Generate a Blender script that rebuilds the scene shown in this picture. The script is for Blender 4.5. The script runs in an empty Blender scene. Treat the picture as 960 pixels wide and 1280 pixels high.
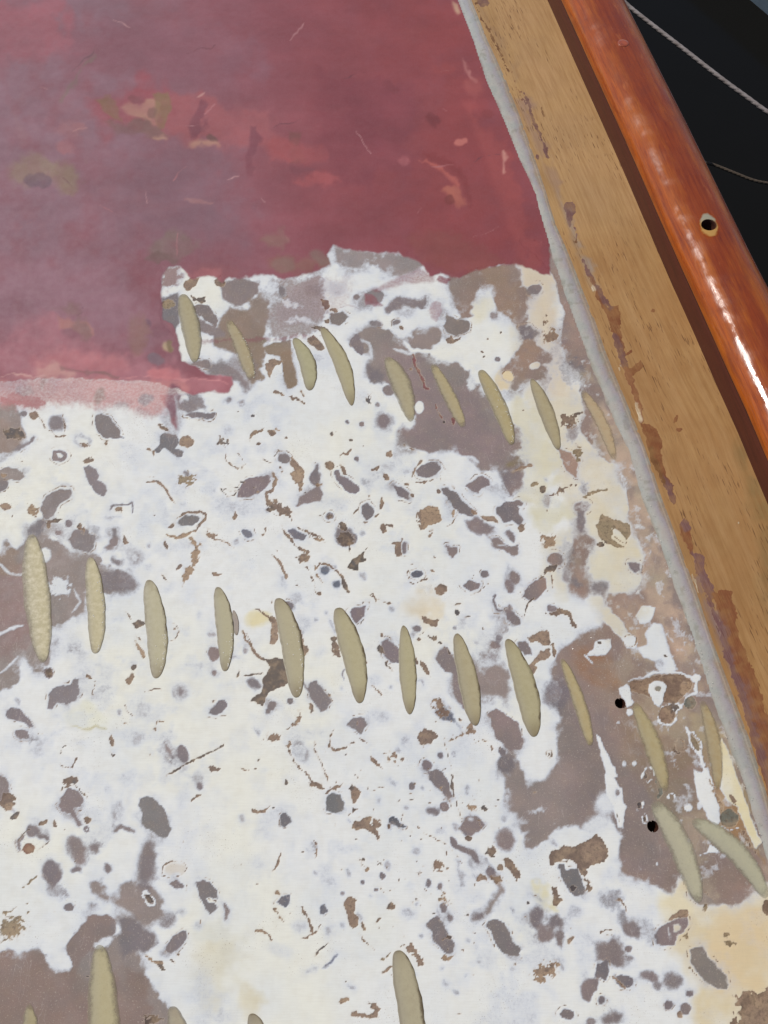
import bpy, bmesh, math, random
import numpy as np
from mathutils import Vector
R = math.radians
scene = bpy.context.scene
# ------------------------------------------------------------ camera
H, PITCH, F = 0.62, R(63), 1150.0
cam = bpy.data.cameras.new('camera'); co = bpy.data.objects.new('camera', cam)
scene.collection.objects.link(co); scene.camera = co
co.location = (0, 0, H); co.rotation_euler = (R(90) - PITCH, 0, 0)
cam.sensor_fit = 'VERTICAL'; cam.sensor_height = 24; cam.lens = 24 * F / 1280
cam.clip_start = 0.01; cam.clip_end = 500
# ------------------------------------------------------------ light
SUN_DIR = Vector((-0.48, 0.33, 0.81)).normalized()       # towards the sun
w = bpy.data.worlds.new('World'); scene.world = w; w.use_nodes = True
nt = w.node_tree; sky = nt.nodes.new('ShaderNodeTexSky'); sky.sky_type = 'NISHITA'; sky.sun_disc = False
sky.sun_elevation = math.asin(SUN_DIR.z); sky.sun_rotation = math.atan2(SUN_DIR.x, SUN_DIR.y)
nt.links.new(sky.outputs[0], nt.nodes['Background'].inputs[0]); nt.nodes['Background'].inputs[1].default_value = 0.10
sl = bpy.data.lights.new('sun', 'SUN'); sl.energy = 3.6; sl.angle = R(0.53); sl.color = (1, 0.96, 0.9)
so = bpy.data.objects.new('sun', sl); scene.collection.objects.link(so)
so.rotation_euler = SUN_DIR.to_track_quat('Z', 'Y').to_euler()
scene.view_settings.view_transform = 'Standard'; scene.view_settings.look = 'None'
scene.view_settings.exposure = 0.0; scene.view_settings.gamma = 1
try: scene.cycles.use_adaptive_sampling = True
except Exception: pass
C = scene.collection
K_ALB = 0.775
def lin(c):
    c = np.asarray(c, float) / 255
    v = np.where(c <= .04045, c / 12.92, ((c + .055) / 1.055) ** 2.4)
    return np.maximum(v * K_ALB - .010, v * .45)

# survey helpers: a measured image point -> the point of the deck (height z) it shows, and back
CP, SP = math.cos(PITCH), math.sin(PITCH)
def at(x, y, z=0.0):
    a = (np.asarray(x, float) - 480) / F; b = (640 - np.asarray(y, float)) / F
    dy = CP + b * SP; dz = -SP + b * CP
    t = (z - H) / dz
    return a * t, dy * t
def survey(X, Y, Z=0.0):
    d = CP * Y - SP * (Z - H)
    v = SP * Y + CP * (Z - H)
    return 480 + F * X / d, 640 - F * v / d
def at3(x, y, z):
    X, Y = at(x, y, z); return Vector((float(X), float(Y), z))

# ------------------------------------------------------------ noise
def vnoise(x, y, seed):
    xi = np.floor(x).astype(np.int64); yi = np.floor(y).astype(np.int64)
    fx = x - xi; fy = y - yi; fx = fx * fx * (3 - 2 * fx); fy = fy * fy * (3 - 2 * fy)
    def h(a, b):
        n = (a * 374761393 + b * 668265263 + seed * 1442695041) & 0xffffffff
        n = ((n ^ (n >> 13)) * 1274126177) & 0xffffffff
        return ((n ^ (n >> 16)) & 0xffff) / 32767.5 - 1
    return (h(xi, yi) * (1 - fx) + h(xi + 1, yi) * fx) * (1 - fy) + (h(xi, yi + 1) * (1 - fx) + h(xi + 1, yi + 1) * fx) * fy
def fbm(x, y, s, seed, octv=3, gain=.55):
    o = 0; a = 1; t = 0
    for k in range(octv):
        o = o + a * vnoise(x / s + 7.1 * k, y / s - 3.7 * k, seed + k); t += a; a *= gain; s *= .5
    return o / t
def ss(x): x = np.clip(x, 0, 1); return x * x * (3 - 2 * x)

# measured outlines of the patches: kind shape points | softness ...
DATA = '''
# big grey / mauve primer regions
g p 0,690 8,676 18,688 38,672 45,660 58,672 75,678 90,690 100,694 125,692 128,705 150,712 165,725 158,738 128,742 105,745 107,765 62,786 64,825 52,840 45,838 30,822 25,835 24,845 20,855 0,865 -900,900 -900,700 | 3
w s -20,800 0,792 14,786 28,782 4 | 3 .8
w s -20,700 0,706 10,716 24,718 33,712 3 | 3 .9
w e 56,694 7,9 10 | 4 .9
w e 74,732 14,12 0 | 6 .75 5
w s 92,738 100,752 90,765 3 | 3 .8
w s 0,842 14,830 22,822 3 | 3 .7
c e 10,760 40,60 0 | 20 145,118,112
c e 6,700 14,18 0 | 8 150,125,105
g e 148,728 24,12 10 | 8 .15
g p 0,1190 10,1186 25,1190 35,1188 48,1186 55,1196 62,1208 75,1215 86,1214 92,1196 115,1185 140,1168 155,1165 170,1185 175,1200 185,1225 200,1250 215,1262 222,1285 240,1500 -600,1700 -900,1200 | 3.5
c p -900,1188 60,1188 90,1215 180,1220 240,1500 -600,1700 | 12 138,116,105
w e 72,1208 10,6 30 | 7 .6 3
g p 89,1205 84,1190 86,1175 100,1158 118,1146 133,1143 144,1152 142,1165 128,1178 112,1188 100,1196 96,1207 | 2.5 0 139,120,112
w e 130,1178 12,6 -25 | 6 .7 2
g p 110,1104 125,1098 133,1106 138,1120 150,1122 150,1105 165,1098 172,1108 190,1108 203,1125 202,1145 190,1156 178,1155 165,1140 150,1132 130,1128 115,1116 | 5 0
g p 150,1152 166,1150 178,1160 194,1168 196,1178 184,1187 165,1186 156,1196 150,1175 | 5 0
g e 185,1078 9,24 4 | 7 .05
g e 183,1100 6,12 10 | 6 .2
g e 66,1092 10,15 -8 | 4 0
g e 72,1114 14,7 20 | 8 .35 3
g e 97,1062 10,18 -15 | 6 .1
g e 118,1060 7,6 0 | 5 .1
g e 88,1062 6,5 0 | 5 .3
g e 95,1087 7,4 -15 | 3 .1
g e 135,1085 5,5.5 30 | 3 0
g e 116,1131 6,4 0 | 5 .3
g e 86,1134 6,4.5 0 | 1.3 0
g p 172,997 178,995 190,999 202,1010 208,1024 213,1035 210,1047 204,1047 192,1038 178,1030 179,1017 172,1007 | 2 0 127,121,117
g p 77,997 85,985 97,990 105,1000 100,1008 93,1008 95,1018 103,1031 99,1030 90,1018 80,1015 76,1008 | 1.8 0
b s 74,990 82,983 92,981 100,988 105,995 1.8 | 1.2 d 1.2
w e 109,1025 8,8 0 | 4 1
b e 109,1025 5,5 0 | 1.2 n
g h 108,1037 2.5,2.5 0 1.5 | 1 .1
g e 1,986 10,15 0 | 2 0
b e 10,1003 9,11 20 | 1.5 n 2.5
b e 12,1010 4,4 0 | 2 o
b e 19,1020 7,4 -40 | 1.2 k
g e 40,1040 7,7 -30 | 3 0
g e 53,1046 8,4 10 | 3 .1
g s 24,1062 22,1052 30,1044 4 | 2 .1
b e 36,1060 8,6 0 | 1.5 r 1
b s 22,1052 30,1041 40,1036 1.6 | 1.2 d
b e 54,1029 6,2.2 -20 | 1.3 n 1
b e 69,1030 2.6,5 0 | 1.2 n
b s 45,1064 55,1057 62,1050 1.5 | 1.2 d
g s 140,1040 152,1033 167,1038 5 | 3 .05
g e 148,1015 6,11 0 | 9 .55
g e 221,1177 16,8 -52 | 1.8 0 128,118,118
g e 208,1190 8,4 -20 | 4 .4
g e 210,1152 11,6 -30 | 5 .25
g e 228,1140 6,4 0 | 4 .5
b p 180,1192 184,1192 192,1199 204,1202 202,1207 206,1212 200,1212 193,1206 185,1200 | 1.5 o 1
b e 203,1211 5,2.2 20 | 1.2 d
b e 223,1194 2,2 0 | 1.2 n
b e 216,1201 4,1.6 30 | 1.2 n 1
b h 218,1087 15,10 -8 1.4 | 1 n .8
y e 218,1087 13,8 0 | 4 222,212,196
g p 213,1104 220,1101 229,1106 229,1111 219,1111 | 1.2 0
w h 186,1124 9.5,5 52 2.4 | 1.3 1 1.6
b e 186,1123 7,3.5 52 | 1.2 k
b s -5,1150 18,1136 35,1128 1.6 | 1.5 s 1.5
b s -5,1166 14,1152 38,1140 1.8 | 1.5 s 1.5
b s 0,1160 12,1163 26,1152 2.4 | 1.5 s 1.5
b s 28,1110 40,1101 50,1094 2 | 1.3 s 1
b s 0,1180 10,1174 16,1164 2.5 | 1.5 s 1.6
b s 16,1145 30,1152 38,1158 2.6 | 1.5 s 1.6
b s 5,1140 22,1156 2 | 1.5 s 1.6
b e 14,1160 15,13 -30 | 10 s 6
# middle-left
g p 60,884 60,870 66,862 78,858 88,855 92,849 98,849 97,856 99,868 94,875 85,879 76,878 72,876 64,885 | 1.4 0 130,120,120
g p 9,890 14,884 24,886 30,893 38,899 42,908 36,906 28,901 18,899 10,897 | 1.8 0
g e 28,917 8,5 20 | 1.8 0
g s 34,922 48,925 2 | 1.6 .3
g e 61,841 5,6 0 | 1.2 0 108,90,88
b e 61,841 4,5 0 | 2 d 1
b s 110,845 116,850 118,858 116,868 2.6 | 1.4 n 2
b s 158,765 166,776 1.6 | 1.2 n .6
b p 166,780 174,776 183,779 176,784 170,787 | 1.2 d .8
b s 168,800 172,808 178,815 179,822 4.5 | 1.6 o 1.6
b s 170,795 176,800 3 | 1.6 n 1.4
b e 168,834 5,3.5 -35 | 1.2 d
b e 163,849 4.5,8 18 | 1.3 t 1
b s 211,780 220,779 224,790 219,800 213,802 1.2 | 1.2 n 1
b e 218,786 2,1.5 0 | 1 n
b s 182,864 192,861 202,861 2.5 | 1.4 n 1
b s 156,882 160,890 165,894 171,896 2 | 1.3 n .8
b s 150,905 158,903 1.8 | 1.3 o 1
g e 149,890 2,3 0 | 2 .4
b p 136,922 140,918 144,930 143,934 138,932 | 1.3 n .8
b s 138,940 141,945 146,938 1.3 | 1.2 d .8
b s 76,944 80,934 88,928 1.4 | 1.2 k 1
b s 73,950 78,958 90,960 97,948 1.4 | 1.2 n 1.2
b s 193,908 196,902 205,902 2.2 | 1.4 o 1
b e 194,912 2.6,2.6 0 | 1.2 n
g s 207,930 211,938 216,945 5 | 4 .1
g e 229,942 6,11 -18 | 2.5 0
g e 222,950 8,5 0 | 7 .5
b s 207,969 222,962 238,952 262,942 281,931 3 | 1.3 d .9
b e 88,976 10,5 -10 | 2 n 2
g e 225,866 8,9 0 | 9 .55
g e 226,865 2.5,3 0 | 2 .2
y e 105,896 26,14 0 | 9 230,228,212
y s 90,906 110,910 130,908 3 | 2 205,196,160
g e 88,808 16,14 20 | 14 .72
# top-left chips
g p -40,500 15,505 25,518 28,535 33,545 30,556 10,566 -40,570 | 3
c e 8,550 25,18 0 | 12 150,128,115
g s 20,562 36,553 43,546 4 | 2 .1
g e 30,517 4,2.5 0 | 1.4 0
b e 42,519 5,6 20 | 2 t .6
b e 18,542 12,7 0 | 3 k 3.5
g e 70,529 10,10 -30 | 4 .12
b s 43,512 52,528 60,538 70,545 83,544 1.5 | 1.2 n 1
b s 78,518 81,530 82,540 1.4 | 1.2 n 1
g p 119,521 128,518 137,522 144,529 149,537 148,545 153,547 142,549 128,546 121,536 | 1.4 0 132,120,117
g h 103,551 9,6 0 2 | 3 .5
b e 107,557 6,3 0 | 3 n 3
b e 133,555 2,3 0 | 1.2 n .6
g h 74,569 7,5.5 10 3.5 | 1.6 .05
g e 68,572 3,4 0 | 1.4 0
g p -30,592 0,588 10,584 22,587 29,592 31,597 26,600 12,599 0,606 -30,610 | 1.5 0
g e 2,608 9,4.5 -32 | 1.5 0
b e 4,594 4,3 0 | 2 o 1
b e 7,634 8,4 8 | 1.5 t 1
g p 88,612 78,612 65,617 54,628 51,637 54,645 60,648 67,645 71,636 75,629 88,622 90,617 | 1.5 0 134,122,118
b e 41,637 6,7 0 | 3 o 4
b e 70,651 7,3 -10 | 1.3 d 1.2
b e 62,656 3,5 0 | 1.5 n 1.2
b e 100,658 3.5,4 0 | 1.2 d .6
g e 86,655 4,3.6 0 | 1.6 0
g e 73,666 2.6,2.2 0 | 1.2 0
g e 52,655 5,5 0 | 2.5 .1
g e 44,663 8,5 -20 | 3 .1
g p 104,584 110,582 120,587 124,595 122,600 131,605 134,614 129,620 120,615 113,606 109,597 | 1.5 0 130,120,120
b e 110,577 5,3 0 | 2.5 n 3
g s 138,638 143,631 152,629 160,630 165,628 165,641 2.8 | 1.6 .05
g e 141,647 8,2 -10 | 3 .5
b e 150,637 6,2.5 0 | 3 n 3
b s 182,603 196,601 205,608 213,619 218,630 3.4 | 1.3 t .5
b s 184,597 190,595 196,599 1.3 | 1.1 d .8
g p 88,674 92,666 101,661 111,663 113,669 118,671 118,684 112,690 103,688 94,683 | 1.5 0 132,121,119
g s 143,663 144,676 5.5 | 4 .05
g e 142,678 4.5,4.5 0 | 1.5 0
g e 136,684 6,3.6 -20 | 3 .15
b p 154,666 157,672 163,677 156,681 153,675 | 1.2 n .6
g e 145,702 7,3.5 38 | 3 .15
g e 168,697 10,9 0 | 10 .6
g e 186,708 5,3 0 | 4 .6
g e 236,651 13,5.6 -14 | 1.5 0 120,114,112
b s 208,667 215,672 228,672 245,662 256,650 257,643 250,640 236,641 224,647 3 | 1.3 n .8
b s 210,669 222,673 240,665 4.6 | 1.5 o .8
b s 240,674 247,684 245,695 241,706 232,718 228,732 8 | 3 o 3.5
b e 208,681 2.3,6 -12 | 1.2 n .5
b e 223,710 5,2 -48 | 1.2 n .5
b s 202,718 206,724 210,727 1.8 | 1.2 d .8
b e 205,536 6,2.6 15 | 1.3 n .6
b s 197,532 204,531 2 | 1.2 n 1
g p 201,546 207,542 222,543 224,552 219,559 229,564 226,571 214,565 206,559 197,566 191,563 202,555 | 1.3 0 116,111,112
b e 234,551 9,8 0 | 1.4 t 1.2
b s 184,561 191,563 192,571 3 | 1.4 t 1
b e 234,598 10,7 0 | 3 s 6
g e 233,592 4,2.4 35 | 1.5 .2
b e 214,658 5,2.2 -30 | 1.3 n .8
# centre top
g s 238,519 252,521 3 | 1.6 .1
g e 262,519 8,3.4 -10 | 1.6 0
g e 286,538 5,4 0 | 6 .55
b s 311,549 318,541 328,538 4 | 1.6 n 2
b e 340,541 6,4.5 0 | 1.6 n 1.2
b s 344,536 350,539 2.4 | 1.4 o 1.2
b e 323,555 3.2,2 0 | 1.3 n .6
b s 281,564 284,576 292,583 303,586 1.7 | 1.2 n .9
b s 297,566 303,573 307,580 301,584 1.5 | 1.2 n .9
b e 281,553 6,5 0 | 4 k 6
g e 355,573 7,5.2 10 | 1.3 0
b s 344,566 348,563 352,565 1.5 | 1.1 k .6
b s 328,574 340,579 1.6 | 1.5 k .8
b s 345,578 354,588 353,594 1.4 | 1.2 n 2
b p 364,570 371,577 379,589 380,600 379,614 376,617 371,607 367,600 362,595 367,589 363,578 | 1.4 t 1
c e 371,590 5,6 0 | 4 180,140,95
b e 371,596 4,6 0 | 3 o .5
g p 297,621 299,609 308,600 325,594 336,593 338,602 331,611 322,618 310,621 | 1.5 0 130,114,114
b s 275,611 286,613 298,614 1.5 | 1.1 k .5
b s 276,612 284,621 294,617 299,612 1.6 | 1.1 k .5
b s 290,608 299,610 1.4 | 1.1 k .5
b s 300,602 306,603 1.6 | 1.1 k .5
b s 342,591 345,600 340,612 332,618 334,626 340,632 4 | 1.6 t 1.6
b e 343,632 9,6 20 | 3 n 4
b e 355,641 10,6 30 | 3 n 5
b e 336,637 4,3 0 | 1.5 d .8
g e 394,597 6,9 0 | 2.5 .05
g s 397,581 395,591 4 | 2 .1
g p 371,632 376,624 386,617 399,607 404,619 400,626 390,628 380,630 | 2.5 0
b e 399,606 5,1.6 -20 | 1.2 n 1
b e 412,582 5.4,5.6 0 | 1.3 n .7
b p 424,580 432,584 434,595 428,594 | 1.2 n .8
g p 418,590 423,588 424,596 436,598 446,606 448,613 445,616 436,615 427,607 421,600 | 1.3 0 128,116,117
b s 425,571 428,566 434,567 440,560 2.6 | 1.3 t 1.2
b e 439,550 2.8,2.4 0 | 1.2 k .4
g e 446,574 2.8,2.6 0 | 1.3 0
g e 452,530 2.6,2.2 0 | 1.3 0
b e 454,558 1,1 0 | 1 k
b e 358,547 1.8,1.4 0 | 1 n
g e 479,526 8,9 0 | 4 .05
b e 435,528 1.6,1.6 0 | 1.2 n
b e 470,586 5,2 -20 | 1.5 n 2
b e 415,543 4,3 0 | 2 k 4
g p 453,632 461,629 468,639 465,646 458,650 454,645 | 1.3 0 120,112,112
b s 443,650 442,642 449,634 1.2 | 1.1 n .8
b e 457,653 2.6,1.4 0 | 1 n
b s 466,648 475,643 1.6 | 1.1 n 1
g e 412,645 4.5,4 0 | 1.6 0
b e 412,646 3,2.6 0 | 2 k 2
g e 432,670 13,12 20 | 3 .1
b e 432,672 11,9 0 | 2 d 3
b e 430,658 7,5 30 | 3 d 4
b s 436,680 438,693 1.8 | 1.1 d .6
b p 434,710 440,700 450,694 459,686 453,696 458,701 449,705 449,713 442,714 | 1.3 x .8
b s 448,696 460,685 1.4 | 1 x
w h 372,668 12,6.5 15 1.5 | 1.2 1 1.6
g p 361,662 370,661 384,670 380,674 367,673 | 1.3 0 116,112,120
b s 352,659 360,670 366,678 375,686 386,690 378,700 370,697 4 | 1.6 n 1.8
b s 372,658 386,665 400,670 406,677 2.6 | 1.4 n 1.5
b s 392,672 403,676 3 | 2 o 1.5
b e 380,698 9,5 -25 | 2 n 1.4
b s 380,702 390,722 395,740 1.6 | 1.4 n 2
b s 396,710 400,703 412,706 423,716 433,735 3 | 1.4 n 1.4
b s 428,724 435,740 5 | 1.5 d 1
b s 394,706 396,718 405,730 2 | 1.6 o 1.4
g e 407,713 4.4,4.4 0 | 2 0 100,108,122
g e 421,731 6,5 0 | 3 .05 105,110,122
b p 294,635 297,647 293,651 291,647 | 1.1 t .5
b p 342,694 349,700 354,708 359,718 362,728 358,724 351,712 347,704 | 1.3 t 1.2
g e 309,667 7,4 24 | 1.8 0 118,120,132
g e 296,677 3,3 0 | 3 .3
b s 263,672 276,674 286,681 292,686 1.8 | 1.3 t 1.2
b s 326,670 331,664 334,658 1.2 | 1.1 n 1.5
b p 264,714 274,717 281,717 274,720 266,718 | 1.1 t .7
b s 478,622 477,635 4 | 1.6 n 1
b e 479,660 4,6 0 | 1.4 n .8
g e 280,633 15,11 40 | 9 .68 4
g e 312,635 18,10 0 | 10 .7 4
g e 420,628 14,8 0 | 10 .75 4
g e 250,682 8,10 0 | 8 .8
# centre-right top, slots row 1
g p 436,430 450,414 468,408 488,411 497,424 512,420 522,408 548,410 552,425 532,440 548,448 575,455 588,468 594,480 602,484 612,500 635,520 652,545 652,560 642,566 655,580 650,592 634,590 600,588 592,578 570,567 540,565 515,560 497,558 492,545 500,532 520,530 520,520 505,510 500,500 490,485 480,478 462,473 461,445 448,440 | 3
c p 480,430 650,540 650,590 500,560 | 20 141,123,120
w s 425,425 437,447 445,452 462,447 3 | 3 .9
w s 440,420 462,430 465,448 4 | 3 .7
w e 524,510 6,8 -10 | 2 1
w e 511,531 6,5 30 | 4 .8
w s 504,428 515,439 540,440 560,428 5 | 3 .95
w e 505,440 14,2 15 | 3 .7
w e 498,472 6,3 0 | 5 .4
w e 588,480 5,9 10 | 5 .7 2
g p 440,425 447,418 452,430 451,443 443,438 | 1.8 0
g p 461,455 475,470 477,480 462,478 | 3 .1
g e 485,488 7,6 0 | 2.5 .1
g e 480,526 12,9 20 | 9 .35
b s 515,443 519,458 526,470 533,486 537,488 4.2 | 1.6 e 1.2
b s 544,505 550,518 556,526 1.8 | 1.2 e 1.2
b e 556,527 2,2 0 | 1 k
b e 568,525 2.4,8 10 | 2 e 1
b e 513,461 2.2,2.2 0 | 1.5 t
g p 626,592 652,586 654,600 646,612 637,620 630,610 | 4 .1
c e 645,577 14,6 -25 | 5 140,122,88
c s 640,592 655,585 665,584 5 | 3 150,126,98
b s 641,589 652,584 666,582 3 | 2 t 1.4
w s 583,572 592,572 598,578 4 | 3 .7
g p 520,589 527,582 538,578 547,578 552,587 545,593 532,598 523,595 | 1.5 0 130,118,116
b s 516,596 520,583 526,575 2.4 | 1.5 t 1.4
b s 520,603 532,603 541,599 1.2 | 1 n 1
b s 505,557 516,562 523,566 1.6 | 1.2 n 1.2
g p 491,607 502,610 511,616 511,625 501,621 | 1.3 0
b e 487,567 4,5.4 -15 | 1.3 t .8
b e 483,597 4,4.4 0 | 1.4 n 1
b e 515,619 2.4,3.4 0 | 1.3 n 1
b e 508,605 5,2 20 | 1.4 n 1.5
g p 554,611 562,609 571,617 578,626 586,634 594,640 592,644 574,643 567,636 562,622 | 1.3 0 124,114,112
b e 593,640 5,2.6 25 | 1.4 t .8
b e 549,614 3,4 20 | 1.5 n 1.5
b s 571,637 572,645 566,653 559,658 1.6 | 1.1 n .4
b e 567,642 2,5 0 | 1.5 o 1
b p 522,643 526,636 538,633 548,633 553,641 552,650 545,655 536,656 531,663 525,660 526,650 | 1.4 o .9
b s 523,638 521,650 527,663 1.4 | 1.2 n 1.6
b s 534,665 541,662 537,671 2 | 1.6 t 1
g p 583,608 590,602 603,595 611,601 612,608 601,611 599,617 592,614 | 1.5 0 138,122,120
g p 621,637 632,629 648,626 654,629 652,633 646,634 650,644 655,650 652,654 640,650 630,652 622,643 | 1.6 0
b e 652,660 4,5 0 | 1.4 n .6
g p 580,651 590,650 598,645 606,655 618,661 610,670 596,668 585,662 | 3 .1
b p 600,643 608,645 618,644 623,655 615,653 606,651 | 1.4 t .7
g p 636,662 644,670 643,677 638,674 632,665 | 2.5 .1
g p 616,674 624,671 630,678 640,684 648,680 648,692 640,693 628,687 618,683 | 2 .05
w s 622,680 634,682 2 | 2 .6
g p 558,682 564,684 572,684 571,690 567,697 562,693 | 1.4 0
g e 521,718 7,4.2 0 | 1.5 0 100,100,108
b s 511,710 508,718 512,728 520,732 1.7 | 1.1 n .8
b s 513,705 519,704 1.6 | 1.1 n .8
b e 540,714 3,1.6 20 | 1.2 n
b s 522,729 534,724 1 | 1.2 n 1.5
g e 506,684 1.8,7 0 | 1.5 .05
b p 486,680 495,676 503,676 503,690 501,695 495,697 494,689 495,682 | 1.3 n .8
b p 543,735 550,730 560,734 558,741 545,741 | 1.4 n .8
g e 606,717 4.6,4 0 | 1.6 0
g p 579,733 585,726 594,728 600,730 598,736 588,739 | 1.5 0
b s 602,736 612,728 1.4 | 1.1 n 1
g e 644,722 4.5,8 -22 | 2.5 .05
g e 637,733 4.5,8 -15 | 2.5 .1
g e 636,712 3,6 0 | 4 .5
g e 694,699 9,7 10 | 1.8 0 138,122,116
b p 678,714 686,706 696,706 694,716 686,715 680,720 | 1.5 d 1.6
b s 688,716 690,724 691,735 2.2 | 1.2 n .7
g p 654,745 662,732 670,726 680,722 682,735 676,743 668,748 660,748 | 1.6 0 134,120,116
b s 682,720 673,725 1.8 | 1.2 n .8
b s 668,746 660,754 655,770 2.4 | 1.2 d .5
b e 685,676 10,9 0 | 4 o 5
b e 679,611 5,5 0 | 1.4 d .8
b e 668,605 5,3 -20 | 1.4 s .6
b s 688,620 700,612 712,609 722,606 4 | 2 n 3
g e 684,626 4,6 0 | 3 .4
b s 478,661 484,656 493,659 2.6 | 1.3 n .8
# tan ground beside the resin fillet, yellowed filler
c p 560,300 700,340 1060,1300 900,1130 760,1100 700,840 640,560 640,480 560,400 | 40 150,126,112
g p 563,345 600,335 640,328 652,343 650,360 665,366 658,380 660,395 655,410 672,418 664,425 684,440 690,450 680,457 690,470 682,490 665,472 655,480 645,490 635,480 622,468 640,445 654,430 650,415 640,400 625,390 617,375 612,365 600,362 590,380 588,395 575,400 570,380 563,360 | 3
c p 600,335 640,328 650,400 680,440 650,480 625,400 | 10 156,130,110
y e 605,385 18,15 0 | 10 228,220,194
y p 640,320 700,340 740,480 800,600 810,760 760,800 720,700 690,560 650,480 640,400 | 14 222,210,184
y p 650,330 690,350 705,420 720,500 690,500 660,440 | 10 220,202,174
y p 700,345 712,400 716,460 740,500 800,600 815,700 800,690 780,610 735,510 705,460 695,400 | 6 232,228,216
y p 640,480 700,540 690,640 650,630 640,560 | 12 220,211,182
y e 720,700 40,50 0 | 20 222,213,190
y e 690,640 30,20 0 | 12 218,210,180
g p 650,300 687,338 697,362 706,392 702,430 710,452 724,466 723,488 730,512 734,518 726,532 730,545 741,560 756,577 768,582 779,592 783,606 785,625 784,640 790,655 800,678 805,694 800,706 803,720 795,738 800,770 1100,1300 900,300 | 2.5
c p 740,520 812,760 852,835 866,800 800,600 760,500 | 10 192,166,142
c p 700,360 716,440 740,500 760,500 715,380 | 8 158,132,118
w e 735,470 3,9 0 | 3 .3 3
g e 715,465 12,12 0 | 8 .45 7
g e 698,420 8,10 0 | 6 .6 6
c e 663,415 10,7 0 | 4 140,120,100
c e 668,361 10,6 0 | 4 140,125,102
g e 668,362 8,5 -15 | 1.8 0
g p 652,410 662,408 672,416 664,421 654,422 | 1.6 0
b e 682,402 6,4 0 | 2.5 n 3
b e 690,420 9,9 0 | 5 t 6
w e 635,471 8,5.5 30 | 1.6 1
w h 635,471 8,5.5 30 1.1 | 1.2 1 1.6
b h 635,471 9,6.5 30 1 | 1.1 o .6
w e 669,457 7,4.5 -20 | 2 .9
w e 629,484 5,9 -35 | 2 .9
y e 632,475 14,14 0 | 4 226,205,165
g p 560,395 575,400 578,412 572,418 560,416 556,408 | 2 0 136,124,116
g e 578,408 9,8 0 | 1.8 0 132,120,112
g e 617,395 4,3.4 0 | 2.4 .2
b e 626,416 2,1.6 -30 | 1 d
b e 610,424 1.8,1.4 0 | 1 n
b e 603,440 2,1.4 20 | 1 n
b e 605,446 1.4,1.2 0 | 1 d
g e 622,449 3.2,2.8 0 | 1.4 .1
b p 557,425 565,421 568,424 580,421 567,429 560,431 | 1.4 n .8
b e 767,514 1,1 0 | 1 k
b p 716,518 722,515 731,515 726,519 718,522 | 1.5 d 1
b e 712,525 12,7 0 | 4 n 6
g e 716,540 6,12 0 | 5 .3 3
c p 700,562 714,568 724,592 714,592 702,580 | 4 168,138,118
g p 698,560 712,566 722,578 722,596 708,588 700,572 | 2 0 165,136,118
b s 728,622 738,616 748,612 760,612 3.4 | 1.8 s 2
g e 730,612 5,6 0 | 4 .4 3
b p 744,656 750,650 752,642 760,646 775,650 788,654 790,668 784,676 776,668 766,658 762,662 764,672 772,680 782,686 770,686 757,678 748,668 | 1.6 s .8
w s 764,660 774,668 782,677 5 | 2 1
b h 774,669 13,5 45 1.3 | 1.2 s .6
b e 751,680 5,3 0 | 1.4 d 1
g e 728,634 9,6 -15 | 2 .05 142,124,118
g e 727,652 5,13 0 | 3 .1
g p 718,676 732,671 743,673 741,686 733,698 736,716 741,732 730,748 714,740 710,715 712,690 | 3.5 .05
g e 750,735 12,8 -10 | 5 .2
g p 786,704 798,704 800,712 794,715 788,710 | 1.8 0
g e 706,690 8,14 0 | 7 .55 4
g e 708,720 5,9 0 | 4 .3
b e 722,568 5,8 0 | 5 s 6
# lower right primer field
g p 752,742 765,765 748,783 728,795 712,806 700,818 690,828 686,842 700,862 697,880 702,900 694,915 697,930 694,955 680,972 660,985 655,970 648,955 640,940 632,945 628,965 632,975 628,1000 638,1012 648,1015 650,1035 657,1060 664,1063 680,1050 698,1035 720,1032 738,1040 750,1030 762,1025 775,1045 772,1060 778,1090 795,1098 815,1105 838,1117 850,1100 860,1098 870,1125 885,1128 915,1132 935,1122 955,1105 1100,1110 1100,740 | 3.5
c p 690,830 720,1030 780,1090 860,1110 830,1000 760,900 730,840 | 20 140,124,117
c e 745,835 30,20 30 | 15 150,114,88
c e 820,930 40,60 -25 | 25 146,124,102
c e 850,1000 30,30 0 | 20 146,128,108
c e 880,1090 45,30 0 | 20 141,121,108
c p 760,750 800,740 850,830 880,860 850,900 820,830 790,830 | 14 174,150,128
c p 860,880 900,900 930,980 950,1050 935,1060 900,1000 870,930 | 8 170,146,110
g p 611,892 618,886 630,892 640,901 645,903 650,917 655,928 652,936 640,938 630,930 620,920 615,905 | 2 0
g e 628,939 4,4 0 | 1.5 0
g e 632,955 9,10 0 | 3 .05
w e 672,955 17,20 -20 | 12 .95
w e 684,935 12,14 0 | 8 .95
w p 743,916 748,920 758,942 764,955 774,968 768,972 777,985 781,1010 779,1034 772,1036 766,1008 757,988 757,960 750,942 | 2 1
w e 757,1005 13,14 0 | 13 .75
w e 745,1030 20,10 -20 | 10 .7
w e 672,1013 10,3 -15 | 4 .5 3
g e 772,991 2,4 -10 | 1.5 .2
b s 771,1018 774,1028 1.8 | 1.1 k
w p 752,774 762,767 772,772 779,782 782,790 792,795 796,805 792,812 784,811 777,800 768,794 762,786 | 2 .95
b h 787,801 8,8 0 1.2 | 1.2 o .8
w p 744,804 750,800 762,800 764,808 758,818 745,821 738,820 732,818 742,812 | 1.8 .95
w s 730,818 736,824 741,829 2 | 1.6 .9
b e 750,803 3,2.4 0 | 1.5 d 1
w p 794,770 802,758 812,757 820,760 817,770 812,778 800,780 | 2 .9
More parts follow.
